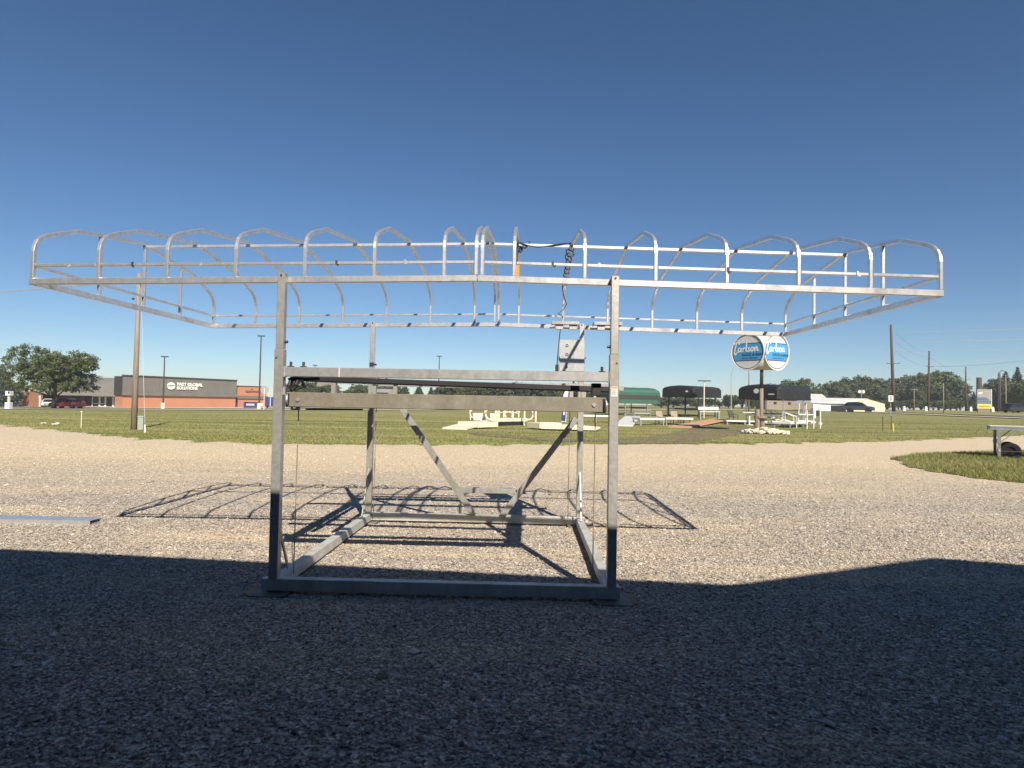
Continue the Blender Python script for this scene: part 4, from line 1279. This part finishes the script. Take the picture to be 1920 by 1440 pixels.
# ------------------------------------------------------------------ display lifts with fabric canopies
def display_lift(label, loc, rz, L, W, zbot, ztop, fab, legm, band=None, logo=None):
    t = thing('display_boat_lift', label, 'boat lift', loc, rz)
    hh = ztop-zbot
    def ringat(x, inset, dz):
        w = W/2-inset
        return [(x, -w, zbot), (x, -w, zbot+hh*.70-dz), (x, -w+.12, zbot+hh*.84-dz), (x, -w*.6, zbot+hh*.945-dz), (x, 0, ztop-dz), (x, w*.6, zbot+hh*.945-dz), (x, w-.12, zbot+hh*.84-dz), (x, w, zbot+hh*.70-dz), (x, w, zbot)]
    st_ = [(-L/2, .10, .28), (-L/2+.08, .03, .12), (-L/2+.4, 0, 0)]
    xs_ = np.linspace(-L/2+.4, L/2-.4, 9)[1:-1]
    st_ += [(x, -.015*(i % 2), .02*(i % 2)) for i, x in enumerate(xs_)]
    st_ += [(L/2-.4, 0, 0), (L/2-.08, .03, .12), (L/2, .10, .28)]
    vs, fs = [], []
    for s in st_: vs += ringat(*s)
    m = 9
    for i in range(len(st_)-1):
        for k in range(m-1): fs.append((i*m+k, i*m+k+1, (i+1)*m+k+1, (i+1)*m+k))
    fs.append(tuple(range(m))); fs.append(tuple((len(st_)-1)*m+k for k in range(m-1, -1, -1)))
    c = MB().add(vs, fs).build('canopy', fab, t)
    MB().b6(-L/2+.02, L/2-.02, -W/2-.012, -W/2-.004, zbot+.02, zbot+.10).b6(-L/2-.012, -L/2-.004, -W/2+.06, W/2-.06, zbot+.02, zbot+.10).build('hem', fab, c)
    if band:
        MB().b6(-L/2+.05, L/2-.05, -W/2-.02, -W/2-.003, zbot+hh*.25, zbot+hh*.52).build('dark_band', band, c)
        MB().b6(-L/2-.02, -L/2-.003, -W/2+.05, W/2-.05, zbot+hh*.0, zbot+hh*.52).build('dark_end_panel', band, c)
    if logo:
        for (x, z, rx, rz_) in logo:
            MB().prism([(rx*math.cos(a), rz_*math.sin(a)) for a in np.linspace(0, 6.283, 17)[:-1]], lambda a, b, tt: (-L/2-.0+tt, x+a, zbot+z+b), -.022, -.004).build('emblem', WHITE, c)
    a = min(1.6, L*.3)
    for x in (-a, a):
        for y in (-W/2+.15, W/2-.15):
            MB().b6(x-.05, x+.05, y-.05, y+.05, .05, zbot+.15).build('post', legm, t)
            MB().b6(x-.2, x+.2, y-.15, y+.15, 0, .05).build('foot_pad', legm, t)
        MB().b6(x-.04, x+.04, -W/2+.201, W/2-.201, .1, .2).build('base_beam', legm, t)
        MB().b6(x-.04, x+.04, -W/2+.201, W/2-.201, .75, .87).build('cradle_beam', legm, t)
    for y in (-.7, .7):
        MB().b6(-a-.6, a+.6, y-.06, y+.06, .872, .95).build('bunk', BLACK, t)
    for y in (-W/2+.15, W/2-.15):
        MB().b6(-a+.051, a-.051, y-.04, y+.04, .1, .2).build('base_rail', legm, t)
        MB().b6(-L/2+.1, L/2-.1, y-.03, y+.03, zbot+.16, zbot+.22).build('canopy_rail', legm, t)
    return t
# orientation: local -x end faces the camera-left, local -y side faces camera-right
display_lift('boat lift under a green fabric canopy with a dark band', AT(1178, 76), math.radians(26), 7.0, 3.4, 1.35, 3.30, GREENFAB, ALU_POST, band=simple('charcoal_vinyl', (.05, .05, .048), rough=.6))
display_lift('boat lift under a black canopy with white posts behind the dining chairs', AT(1297, 71), math.radians(40), 5.4, 4.2, 2.15, 3.45, BLACKFAB, DARKSTEEL, logo=[(-1.2, .62, .17, .10)])
display_lift('boat lift under a black canopy with a round emblem behind the round sign', AT(1452, 52), math.radians(34), 4.6, 3.7, 2.05, 3.30, BLACKFAB, ALU, logo=[(.1, .68, .24, .2), (-1.25, .42, .30, .05)])

# ------------------------------------------------------------------ cream floating dock with furniture
def dock_module(name, label, pa, pb, depth, z, th, mat, legs=True, group=None, planks=0, slope=None):
    """deck between two ground points, running back by depth"""
    a, b = Vector(pa), Vector(pb)
    ang, L = frame(a, b)
    t = thing(name, label, 'dock', (a.x, a.y, min(a.z, b.z)), ang, group)
    MB().b6(0, L, 0, depth, z-th, z).build('deck', mat, t, .02)
    if planks:
        for i in range(planks):
            MB().b6(L*i/planks+.01, L*(i+1)/planks-.01, .02, depth-.02, z+.001, z+.018).build('plank', mat, t)
    if legs and z-th > .1:
        for x in np.linspace(.1, L-.1, max(2, int(L/1.4)+1)):
            for y in (.08, depth-.08):
                MB().b6(x-.035, x+.035, y-.035, y+.035, 0, z-th-.001).build('leg', STEEL, t)
    return t, L
def gangway(label, g0, g1, w, z, mat, planks=8):
    """sloping gangway from ground point g0 up to height z at g1"""
    a, b = Vector(g0), Vector(g1)
    ang, L = frame(a, b)
    t = thing('dock_ramp', label, 'dock ramp', (a.x, a.y, a.z), ang)
    MB().add([(0, -w/2, .02), (0, w/2, .02), (L, w/2, z), (L, -w/2, z), (0, -w/2, .10), (0, w/2, .10), (L, w/2, z+.08), (L, -w/2, z+.08)],
             [(0, 1, 2, 3), (4, 7, 6, 5), (0, 4, 5, 1), (2, 6, 7, 3), (0, 3, 7, 4), (1, 5, 6, 2)]).build('gangway', mat, t)
    for i in range(planks):
        x0, x1 = L*i/planks+.01, L*(i+1)/planks-.01
        za, zb_ = .101+(z-.02)*x0/L, .101+(z-.02)*x1/L
        MB().add([(x0, -w/2+.03, za), (x0, w/2-.03, za), (x1, w/2-.03, zb_), (x1, -w/2+.03, zb_), (x0, -w/2+.03, za+.02), (x0, w/2-.03, za+.02), (x1, w/2-.03, zb_+.02), (x1, -w/2+.03, zb_+.02)],
                 [(0, 1, 2, 3), (4, 7, 6, 5), (0, 4, 5, 1), (2, 6, 7, 3), (0, 3, 7, 4), (1, 5, 6, 2)]).build('plank', mat, t)
    return t
gangway('cream plastic gangway ramp at the left end of the cream floating dock', G(852, 806), G(905, 799), 1.5, .32, CREAM)
t, L = dock_module('floating_dock', 'cream plastic dock module with a curved ladder next to the gangway ramp', G(897, 805), G(934, 803), 1.6, .42, .34, CREAM, False)
t2, L2_ = dock_module('floating_dock', 'long cream dock walkway carrying the white garden chairs', G(930, 799), G(990, 797), 1.5, .50, .22, CREAM, False)
for x in (.2, L2_-.3):
    MB().tube([(x, .1, .15), (x, 1.4, .15)], .16, 12).build('float', BLACK, t2)
MB().b6(.4, L2_-.5, .05, .12, .06, .27).build('skirt', BLACK, t2)
t3, L3_ = dock_module('floating_dock', 'cream dock module with posts and an open boat port', G(988, 804), G(1012, 806), 1.7, .42, .36, CREAM, False)
t4, L4_ = dock_module('floating_dock', 'long low cream drive-on float at the right end of the dock', G(1014, 807), G(1088, 809), 1.9, .34, .26, CREAM, False)
for i in range(9):
    MB().b6(.15+i*(L4_-.3)/9, .15+(i+.7)*(L4_-.3)/9, -.02, -.001, .10, .30).build('rib', CREAM, t4)
MB().prism([(0, 0), (.9, 0), (1.1, .12), (1.0, .2), (0, .26)], lambda a, b, tt: (L4_+a, tt, b+.06), .3, 1.5).build('nose_float', CREAM, t4, .02)
def rail_post(label, g, h, hook=0):
    t = thing('dock_post', label, 'dock post', g)
    MB().tube([(0, 0, -.05), (0, 0, h)], .07, 8).build('post', CREAM, t)
    if hook: MB().tube([(0, 0, h), (hook*.3, 0, h), ], .06, 8).build('arm', CREAM, t)
    return t
Z = Vector((0, 0, 1))
for px, lab, hk_ in ((881, 'cream dock post with a short top arm beside the gangway ramp', 1), (909, 'cream dock post between the two curved ladders', 0), (929, 'plain cream dock post right of the first planter box', 0), (983, 'plain cream dock post at the right end of the chair walkway', 0), (1004, 'cream dock post with a hanging line beside the boat port', 1)):
    g = G(px, 798); rail_post(lab, g, 1.25, hk_)
def ladder(label, g, s):
    t = thing('dock_ladder', label, 'dock ladder', g)
    for y in (0, .4):
        MB().tube([(0, y, 1.1), (-.12*s, y, 1.0), (-.14*s, y, .7), (0, y, .5), (.25*s, y, .42), (.42*s, y, .55)], .05, 7).build('handrail', CREAM, t)
    for z in (.5, .75, .95):
        MB().tube([(-.1*s, 0, z), (-.1*s, .4, z)], .03, 6).build('rung', CREAM, t)
ladder('cream curved dock ladder rising from the left dock module', G(885, 799), 1)
ladder('cream curved dock ladder beside the middle dock post', G(914, 799), 1)
ladder('cream curved dock ladder at the open boat port', G(995, 800), -1)
def planter(label, g):
    t = thing('planter_box', label, 'planter', g)
    MB().add([(-.26, -.25, .42), (.26, -.25, .42), (.26, .25, .42), (-.26, .25, .42), (-.33, -.3, .88), (.33, -.3, .88), (.33, .3, .88), (-.33, .3, .88)],
             [(0, 1, 2, 3), (0, 4, 5, 1), (1, 5, 6, 2), (2, 6, 7, 3), (3, 7, 4, 0)]).build('tub', CREAM, t)
    MB().b6(-.29, .29, -.26, .26, .78, .82).build('filling', SOIL, t)
planter('cream square planter box between the ladders on the dock', G(896, 800))
planter('cream square planter box at the left end of the chair walkway', G(928, 801))
def garden_chair(label, g, rz):
    t = thing('garden_chair', label, 'chair', g+Z*.52, rz)
    MB().add([(-.28, -.25, .36), (.28, -.25, .36), (.26, .25, .28), (-.26, .25, .28), (-.28, -.25, .40), (.28, -.25, .40), (.26, .25, .32), (-.26, .25, .32)],
             [(0, 1, 2, 3), (4, 7, 6, 5), (0, 4, 5, 1), (2, 6, 7, 3), (0, 3, 7, 4), (1, 5, 6, 2)]).build('seat', CREAM, t)
    for i in range(5):
        x = -.24+i*.12
        MB().bar((x, .22, .26), (x*1.12, .5, .98-.05*abs(i-2)), .10, .025, (1, 0, 0)).build('back_slat', CREAM, t)
    for x in (-.3, .3):
        MB().b6(x-.07, x+.07, -.32, .32, .55, .58).build('armrest', CREAM, t)
        MB().b6(x-.03, x+.03, -.28, -.22, 0, .55).build('leg', CREAM, t)
        MB().b6(x-.03, x+.03, .22, .28, 0, .55).build('leg', CREAM, t)
garden_chair('cream slatted garden chair in the middle of the dock walkway', G(953, 796), math.radians(10))
garden_chair('cream slatted garden chair turned sideways left of the middle chair', G(940, 796), math.radians(75))
garden_chair('cream slatted garden chair turned sideways right of the middle chair', G(964, 796), math.radians(-75))
# feather flag
ff = thing('feather_flag', 'blue and white feather flag standing beside the cream dock', 'flag', G(1056, 797))
MB().tube([(.25, 0, -.1), (.28, 0, 1.6), (.36, 0, 2.5)], .02, 6).build('pole', STEEL, ff)
flag = [(-.16, .25), (.20, .22), (.24, 1.3), (.32, 2.3), (.34, 2.55), (.12, 2.5), (-.02, 2.2), (-.06, 1.4)]
k = MB(); vs = []; 
for a, b in flag: vs.append((a, .03*math.sin(b*5), b))
k.add(vs, [tuple(range(len(vs)))]); fo = k.build('cloth', WHITE, ff)
md = fo.modifiers.new('thickness', 'SOLIDIFY'); md.thickness = .006
MB().prism([(-.14, .35), (.16, .33), (.19, 1.35), (-.05, 1.35)], lambda a, b, t: (a, t, b), -.045, -.038).build('blue_panel', BLUE, ff)
MB().prism([(-.02, .75), (.08, .72), (.1, .95), (.0, 1.0)], lambda a, b, t: (a, t, b), -.05, -.046).prism([(-.0, 1.05), (.1, 1.05), (.1, 1.2), (.02, 1.2)], lambda a, b, t: (a, t, b), -.05, -.046).build('flag_mark', WHITE, ff)

# aluminium display docks
gangway('white gangway ramp left of the long white display dock', G(1168, 800), G(1186, 789), 1.35, .45, WHITE, 6)
dock_module('display_dock', 'white deck section half hidden behind the right lift post', G(1085, 792), G(1150, 793), 1.2, .62, .16, WHITE)
dock_module('display_dock', 'white display dock section between gangway and sling chairs', G(1200, 798), G(1247, 798), 1.3, .55, .14, WHITE, planks=6)
dock_module('display_dock', 'white display dock section in front of the dark sling chairs', G(1248.5, 797), G(1300, 797), 1.3, .56, .14, WHITE, planks=6)
gangway('orange-brown cedar gangway running down from the display docks to the lawn', G(1272, 803), G(1352, 791), 1.5, .35, TANDECK, 14)
dock_module('display_dock', 'long low white dock behind the foot of the round sign', G(1362, 796), G(1466, 798), 1.2, .34, .12, WHITE, planks=8)
dock_module('display_dock', 'pale grey display dock beside the three white mooring posts', G(1483, 803), G(1530, 799), 1.3, .42, .14, WHITE, planks=6)
for px, py in ((1513, 804), (1525.5, 804), (1538, 804)):
    t = thing('mooring_post', 'slim white mooring post standing in a row beside the display dock', 'mooring post', G(px, py), 0, 'white mooring posts')
    MB().tube([(0, 0, -.1), (0, 0, 1.32)], .05, 8).build('post', WHITE, t)
    MB().disc((0, 0, 1.33), (0, 0, 1), .06, .03, 10).build('cap', WHITE, t)
o = MB().tube([G(1535, 803)+Vector((0, -.1, .25)), G(1535, 803)+Vector((.1, -.1, .45))], .14, 12).build('dock_bumper', WHITE)
tag(o, 'short white round bumper beside the last mooring post', 'bumper')
def sling_chair(label, g, rz, fab, z=.0):
    t = thing('sling_chair', label, 'chair', g+Z*z, rz)
    MB().b6(-.28, .28, -.26, .26, .40, .43).build('seat', fab, t)
    MB().bar((0, .27, .42), (0, .46, 1.02), .56, .03, (0, 1, 0)).build('backrest', fab, t)
    for x in (-.31, .31):
        MB().tube([(x, -.28, 0), (x, -.26, .62), (x, .25, .64), (x, .47, 1.04)], .025, 6).build('side_frame', DARKSTEEL, t)
        MB().tube([(x, .35, 0), (x, .2, .40), (x, -.26, .41)], .025, 6).build('leg', DARKSTEEL, t)
for px, lab in ((1239, 'tan sling chair at the left end of the dark patio set'), (1267, 'tan sling chair in the middle of the dark patio set')):
    sling_chair(lab, G(px, 795), math.radians(8), simple('tan_mesh_fabric', (.34, .27, .19), rough=.8), .0)
    # chairs stand on the white dock
sling_chair('grey reclined sling chair beside the dark frame left of the sign post', G(1375, 790), math.radians(30), GREYFAB)
pt = thing('patio_table', 'dark metal patio table right of the tan sling chairs', 'table', G(1285, 793))
MB().b6(-.55, .55, -.4, .4, .70, .74).build('table_top', DARKSTEEL, pt)
for x in (-.48, .48):
    MB().bar((x, -.33, 0), (x*.7, -.33, .70), .04, .04).build('leg', DARKSTEEL, pt)
    MB().bar((x, .33, 0), (x*.7, .33, .70), .04, .04).build('leg', DARKSTEEL, pt)
um = thing('umbrella_pole', 'dark closed umbrella pole between the two tan sling chairs', 'pole', G(1251, 796))
MB().tube([(0, 0, -.05), (0, 0, 1.55)], .035, 8).build('pole', DARKSTEEL, um)
MB().disc((0, 0, .03), (0, 0, 1), .25, .06, 14).build('foot', DARKSTEEL, um)
fr_ = thing('tube_frame', 'light aluminium goal-shaped frame in front of the green canopy', 'frame', G(1199, 790))
MB().tube([(-.45, 0, -.05), (-.45, 0, .98), (.95, 0, .98), (.95, 0, -.05)], .04, 8, up=(0, 1, 0)).build('hoop', STEEL, fr_)
MB().tube([(-.40, 0, .72), (.90, 0, .72)], .02, 6).build('crossbar', STEEL, fr_)
bn = thing('dock_bench', 'white slatted dock bench under the left black canopy', 'bench', AT(1330, 62))
MB().b6(-1.0, 1.0, -.25, .25, .75, .82).build('seat', WHITE, bn)
MB().b6(-1.0, 1.0, .26, .31, .95, 1.25).build('backrest', WHITE, bn)
for x in (-.9, .9):
    MB().b6(x-.04, x+.04, -.2, .3, 0, .749).build('leg', STEEL, bn)
st2 = thing('dock_stairs', 'white dock stairs with double handrails beside the round sign post', 'stairs', G(1446, 797), math.radians(8))
for i in range(4):
    MB().b6(.1+i*.28, .36+i*.28, 0, .8, .55-.15*i, .60-.15*i).build('step', WHITE, st2)
for y in (0, .8):
    MB().tube([(.0, y, 0), (.0, y, 1.25), (.9, y, .85), (.9, y, 0)], .04, 7, up=(0, 1, 0)).build('handrail', WHITE, st2)
    MB().tube([(.0, y, .75), (.9, y, .35)], .03, 6).build('mid_rail', WHITE, st2)
st3 = thing('dock_stairs', 'white handrail stairs at the left end of the pale grey dock', 'stairs', G(1476, 802), math.radians(-10))
for i in range(3):
    MB().b6(.05+i*.25, .28+i*.25, 0, .8, .12+.14*i, .17+.14*i).build('step', WHITE, st3)
for y in (0, .8):
    MB().tube([(-.15, y, 0), (-.15, y, 1.15), (.65, y, .85), (.65, y, 0)], .04, 7, up=(0, 1, 0)).build('handrail', WHITE, st3)
    MB().tube([(-.15, y, .6), (.65, y, .35)], .03, 6).build('mid_rail', WHITE, st3)
tb = thing('dock_table', 'white high table under the right black canopy left of the sign post', 'table', G(1405, 797))
MB().b6(-.65, .65, -.35, .35, .98, 1.04).build('table_top', WHITE, tb)
MB().tube([(0, 0, -.05), (0, 0, .98)], .07, 8).build('leg', WHITE, tb)
MB().disc((0, 0, .03), (0, 0, 1), .3, .06, 14).build('foot', WHITE, tb)
hc = thing('helm_console', 'white helm console with black seat on the pale grey dock', 'console', G(1497, 800)+Z*.3)
MB().b6(-.1, 1.2, -.3, .3, .62, .70).build('counter', WHITE, hc)
MB().b6(1.05, 1.25, -.25, .25, .40, 1.15).build('pillar', WHITE, hc)
MB().b6(1.27, 1.5, -.25, .25, .55, 1.0).build('seat_back', BLACK, hc, .04)
for x in (.0, .55):
    MB().tube([(x, 0, .1), (x+.05, 0, 1.5)], .04, 7).build('pole', WHITE, hc)
MB().b6(-.05, 1.1, -.05, .05, .1, .2).build('foot_bar', WHITE, hc)

# ------------------------------------------------------------------ right background
ws = thing('white_shed', 'low white metal shed with a gable end behind the suv', 'building', AT(1630, 122), math.radians(8))
# gable end faces right, long side to the left
MB().prism([(-4.2, -.6), (3.3, -.6), (3.3, 1.55), (-.3, 2.45), (-4.2, 1.45)], lambda a, b, t: (a, t, b), 0, .2).build('gable_wall', simple('cream_siding', (.66, .62, .44), rough=.7), ws)
MB().b6(-11.5, -4.25, .4, .6, -.6, 1.40).build('wall', WHITE, ws)
MB().add([(-11.8, .2, 1.42), (-4.1, -.1, 1.42), (-.3, -.15, 2.5), (-10.5, 3.5, 2.55), (3.6, -.15, 1.55), (4.5, 6, 1.6), (-11.8, 8, 1.4)], [(0, 1, 2, 3), (2, 4, 5, 3), (3, 5, 6), (0, 3, 6)]).build('roof', simple('pale_metal_roof', (.6, .6, .58), rough=.5), ws)
MB().b6(-7.8, -4.7, .3, .38, -.6, 1.05).build('door', GLASS, ws)
MB().b6(-10.4, -9.9, .34, .395, -.6, .7).build('door', CONCRETE, ws)
for i in range(5):
    MB().b6(-3.2+i*1.3, -3.15+i*1.3, -.02, -.001, -.5, 1.3).build('panel_joint', CREAM, ws)
MB().b6(1.0, 1.1, -.04, -.002, -.4, 1.0).build('bracket_mark', STEEL, ws)
bn2 = thing('long_barn', 'long low grey-tan barn with pale roof behind the right black canopy', 'building', AT(1500, 150), math.radians(2))
MB().b6(-8, 6.5, 0, 6, -.5, 2.4).build('wall', simple('weathered_board_wall', (.26, .22, .17), (.2, .17, .13), rough=.9, scale=4, stretch=(3, 1, .3)), bn2)
MB().add([(-8.4, -.4, 2.41), (6.9, -.4, 2.41), (6.9, 3, 3.9), (-8.4, 3, 3.9), (6.9, 6.4, 2.41), (-8.4, 6.4, 2.41)], [(0, 1, 2, 3), (3, 2, 4, 5), (0, 3, 5), (1, 4, 2)]).build('roof', simple('galvanised_roof', (.55, .55, .53), rough=.5), bn2)
for x in (-6, -2.5, 1, 4):
    MB().b6(x-.35, x+.35, -.03, -.002, 1.2, 1.8).build('window', GLASS, bn2)
bn3 = thing('white_barn', 'white barn roof with small gables above the fence left of the shelterbelt', 'building', AT(1541, 165), 0)
MB().b6(-5, 5, 0, 6, -.5, 2.2).build('wall', WHITE, bn3)
MB().add([(-5.3, -.3, 2.21), (5.3, -.3, 2.21), (4.5, 3, 3.1), (-4.5, 3, 3.1), (5.3, 6.3, 2.21), (-5.3, 6.3, 2.21)], [(0, 1, 2, 3), (3, 2, 4, 5), (0, 3, 5), (1, 4, 2)]).build('roof', simple('white_metal_roof', (.7, .7, .68), rough=.45), bn3)
dish = thing('satellite_dish', 'white dish on a mast above the white shed roof', 'dish', AT(1615, 140))
MB().tube([(0, 0, -.2), (0, 0, 4.6)], .06, 8).build('mast', STEEL, dish)
MB().disc((-.35, 0, 4.2), (.2, 1, 0), .38, .1, 16).disc((.45, 0, 4.2), (-.2, 1, 0), .38, .1, 16).build('reflector', WHITE, dish)
ts = thing('traffic_sign', 'white rectangular traffic sign on a thin post at the lawn edge', 'sign', G(1670, 790))
MB().tube([(0, 0, -.2), (0, 0, 2.0)], .03, 8).build('post', STEEL, ts)
MB().b6(-.25, .25, -.05, -.031, 2.0-.05, 2.58).build('plate', WHITE, ts, .004)
MB().b6(-.05, .05, -.053, -.0505, 2.05, 2.5).build('arrow_mark', DARKSTEEL, ts)
yp = thing('marker_post', 'short yellow marker post in the lawn below the traffic sign', 'marker post', G(1675, 809))
MB().tube([(0, 0, -.1), (-.04, 0, .52)], .05, 10).build('tube', YELLOW, yp)
MB().disc((-.045, 0, .54), (0, 0, 1), .06, .05, 10).build('cap', YELLOW, yp)
for px, py, lab in ((1655.5, 808, 'thin dark stake in the lawn left of the yellow marker post'), (1671.5, 806, 'leaning thin dark stake touching the yellow marker post')):
    t = thing('stake', lab, 'stake', G(px, py))
    MB().bar((0, 0, -.1), (-.03, 0, 1.0), .035, .035, (0, 1, 0)).build('rod', DARKSTEEL, t)
    MB().b6(-.06, .02, -.03, -.02, .9, .98).build('clip', DARKSTEEL, t)
py_ = thing('pylon_sign', 'grey pylon sign board with blue rows and a yellow panel by the highway', 'sign', AT(1845, 118), math.radians(-4))
MB().b6(-1.25, 1.25, -.05, .3, .65, 4.35).build('board', simple('grey_sign_face', (.30, .29, .27), rough=.5), py_)
MB().b6(1.2501, 1.36, -.08, .33, .65, 4.38).build('edge_post', WHITE, py_)
MB().b6(-1.1, 1.1, 0, .28, -.3, .649).build('plinth', simple('plinth_block', (.22, .18, .17), rough=.9), py_)
ypn = MB().b6(-1.2, 1.2, -.08, -.051, .75, 1.55).build('yellow_panel', YELLOW, py_)
text_obj('panel_lettering', 'FAIRWAY', .50, FASCIA_DK, ypn, (-1.02, -.082, .95), (math.pi/2, 0, 0), .003, bold=.01)
for i, z in enumerate((1.7, 2.02, 2.32, 2.6)):
    MB().b6(-1.2, 1.2-(.35*(i-1) if i > 1 else 0), -.075, -.051, z, z+.2).build('blue_row', simple('sign_slate_blue', (.06, .12, .2), rough=.4), py_)
MB().prism([(-1.2, 3.45), (-.95, 3.75), (-.2, 3.8), (-.5, 3.5), (-.7, 3.35), (-.8, 3.5)], lambda a, b, t: (a, t, b), -.075, -.051).build('white_mark', WHITE, py_)
for px, Y, lab in ((1820, 140, 'small white cone-like marker left of the pylon sign'), (1861, 130, 'small white square box right of the pylon sign'), (1736, 140, 'small white utility box left of the leaning power pole foot'), (1695, 140, 'tiny white utility post right of the very tall pole foot')):
    t = thing('utility_marker', lab, 'utility box', AT(px, Y))
    MB().b6(-.28, .28, -.2, .2, -.1, .85).build('body', WHITE, t, .05)
    MB().b6(-.2, .2, -.15, .15, .851, 1.05).build('cap', WHITE, t, .03)
# left side clutter by the low block
db = thing('blue_bin', 'open blue dumpster in front of the low right brick block', 'dumpster', AT(470, 112), math.radians(12))
MB().b6(-1.05, -.8, -.5, .5, 0, 1.1).b6(.8, 1.05, -.5, .5, 0, 1.1).b6(-.8, .8, .4, .5, 0, 1.1).b6(-.8, .8, -.5, -.4, 0, .45).b6(-.8, .8, -.4, .4, 0, .2).build('tub', BLUE, db)
MB().b6(-.7, .7, -.3, .3, .201, .8).build('boxes', CONCRETE, db)
bc = thing('blue_container', 'dark blue truck trailer end behind the near left post', 'trailer', AT(511, 112), math.radians(12))
MB().b6(-1.2, 1.2, -.5, 3.0, .45, 2.0).build('box', BLUE, bc, .02)
MB().b6(-.35, -.25, -.53, -.51, .45, 1.95).build('door_rod', WHITE, bc)
for x in (-.9, .9):
    wheel(bc, (x, .3, .33), (1, 0, 0), .33, .25)
sp_ = thing('street_sign', 'grey octagonal sign back on a pale post near the tall parking lamp', 'sign', AT(495, 90))
MB().tube([(0, 0, -.2), (0, 0, 3.1)], .05, 8).build('post', CREAM, sp_)
MB().prism([(.62*math.cos(a), .62*math.sin(a)) for a in np.linspace(math.pi/8, math.pi/8+2*math.pi, 9)[:-1]], lambda a, b, t: (a, t, 2.9+b), .05, .07).build('plate', STEEL, sp_)
hy = thing('base_sign', 'small white notice box at the foot of the tall parking lamp', 'sign', AT(489, 95.5))
MB().b6(-.3, .3, -.04, .04, .55, .95).build('plate', WHITE, hy); MB().tube([(0, .03, -.2), (0, .03, .56)], .04, 6).build('post', STEEL, hy)

# ------------------------------------------------------------------ thin summer haze
hz_ = MB().b6(-805, 805, -65, 805, -2.2, 24).build('haze', STEEL)
hm = bpy.data.materials.new('thin_haze'); hm.use_nodes = True
hn = hm.node_tree.nodes; hn.clear()
ho = hn.new('ShaderNodeOutputMaterial'); pv = hn.new('ShaderNodeVolumePrincipled')
pv.inputs['Color'].default_value = (.80, .86, .92, 1)
pv.inputs['Density'].default_value = .0005
pv.inputs['Anisotropy'].default_value = .1
hm.node_tree.links.new(pv.outputs[0], ho.inputs['Volume'])
hz_.data.materials.clear(); hz_.data.materials.append(hm)
tag(hz_, 'thin pale haze filling the air over the whole place', kind='stuff')
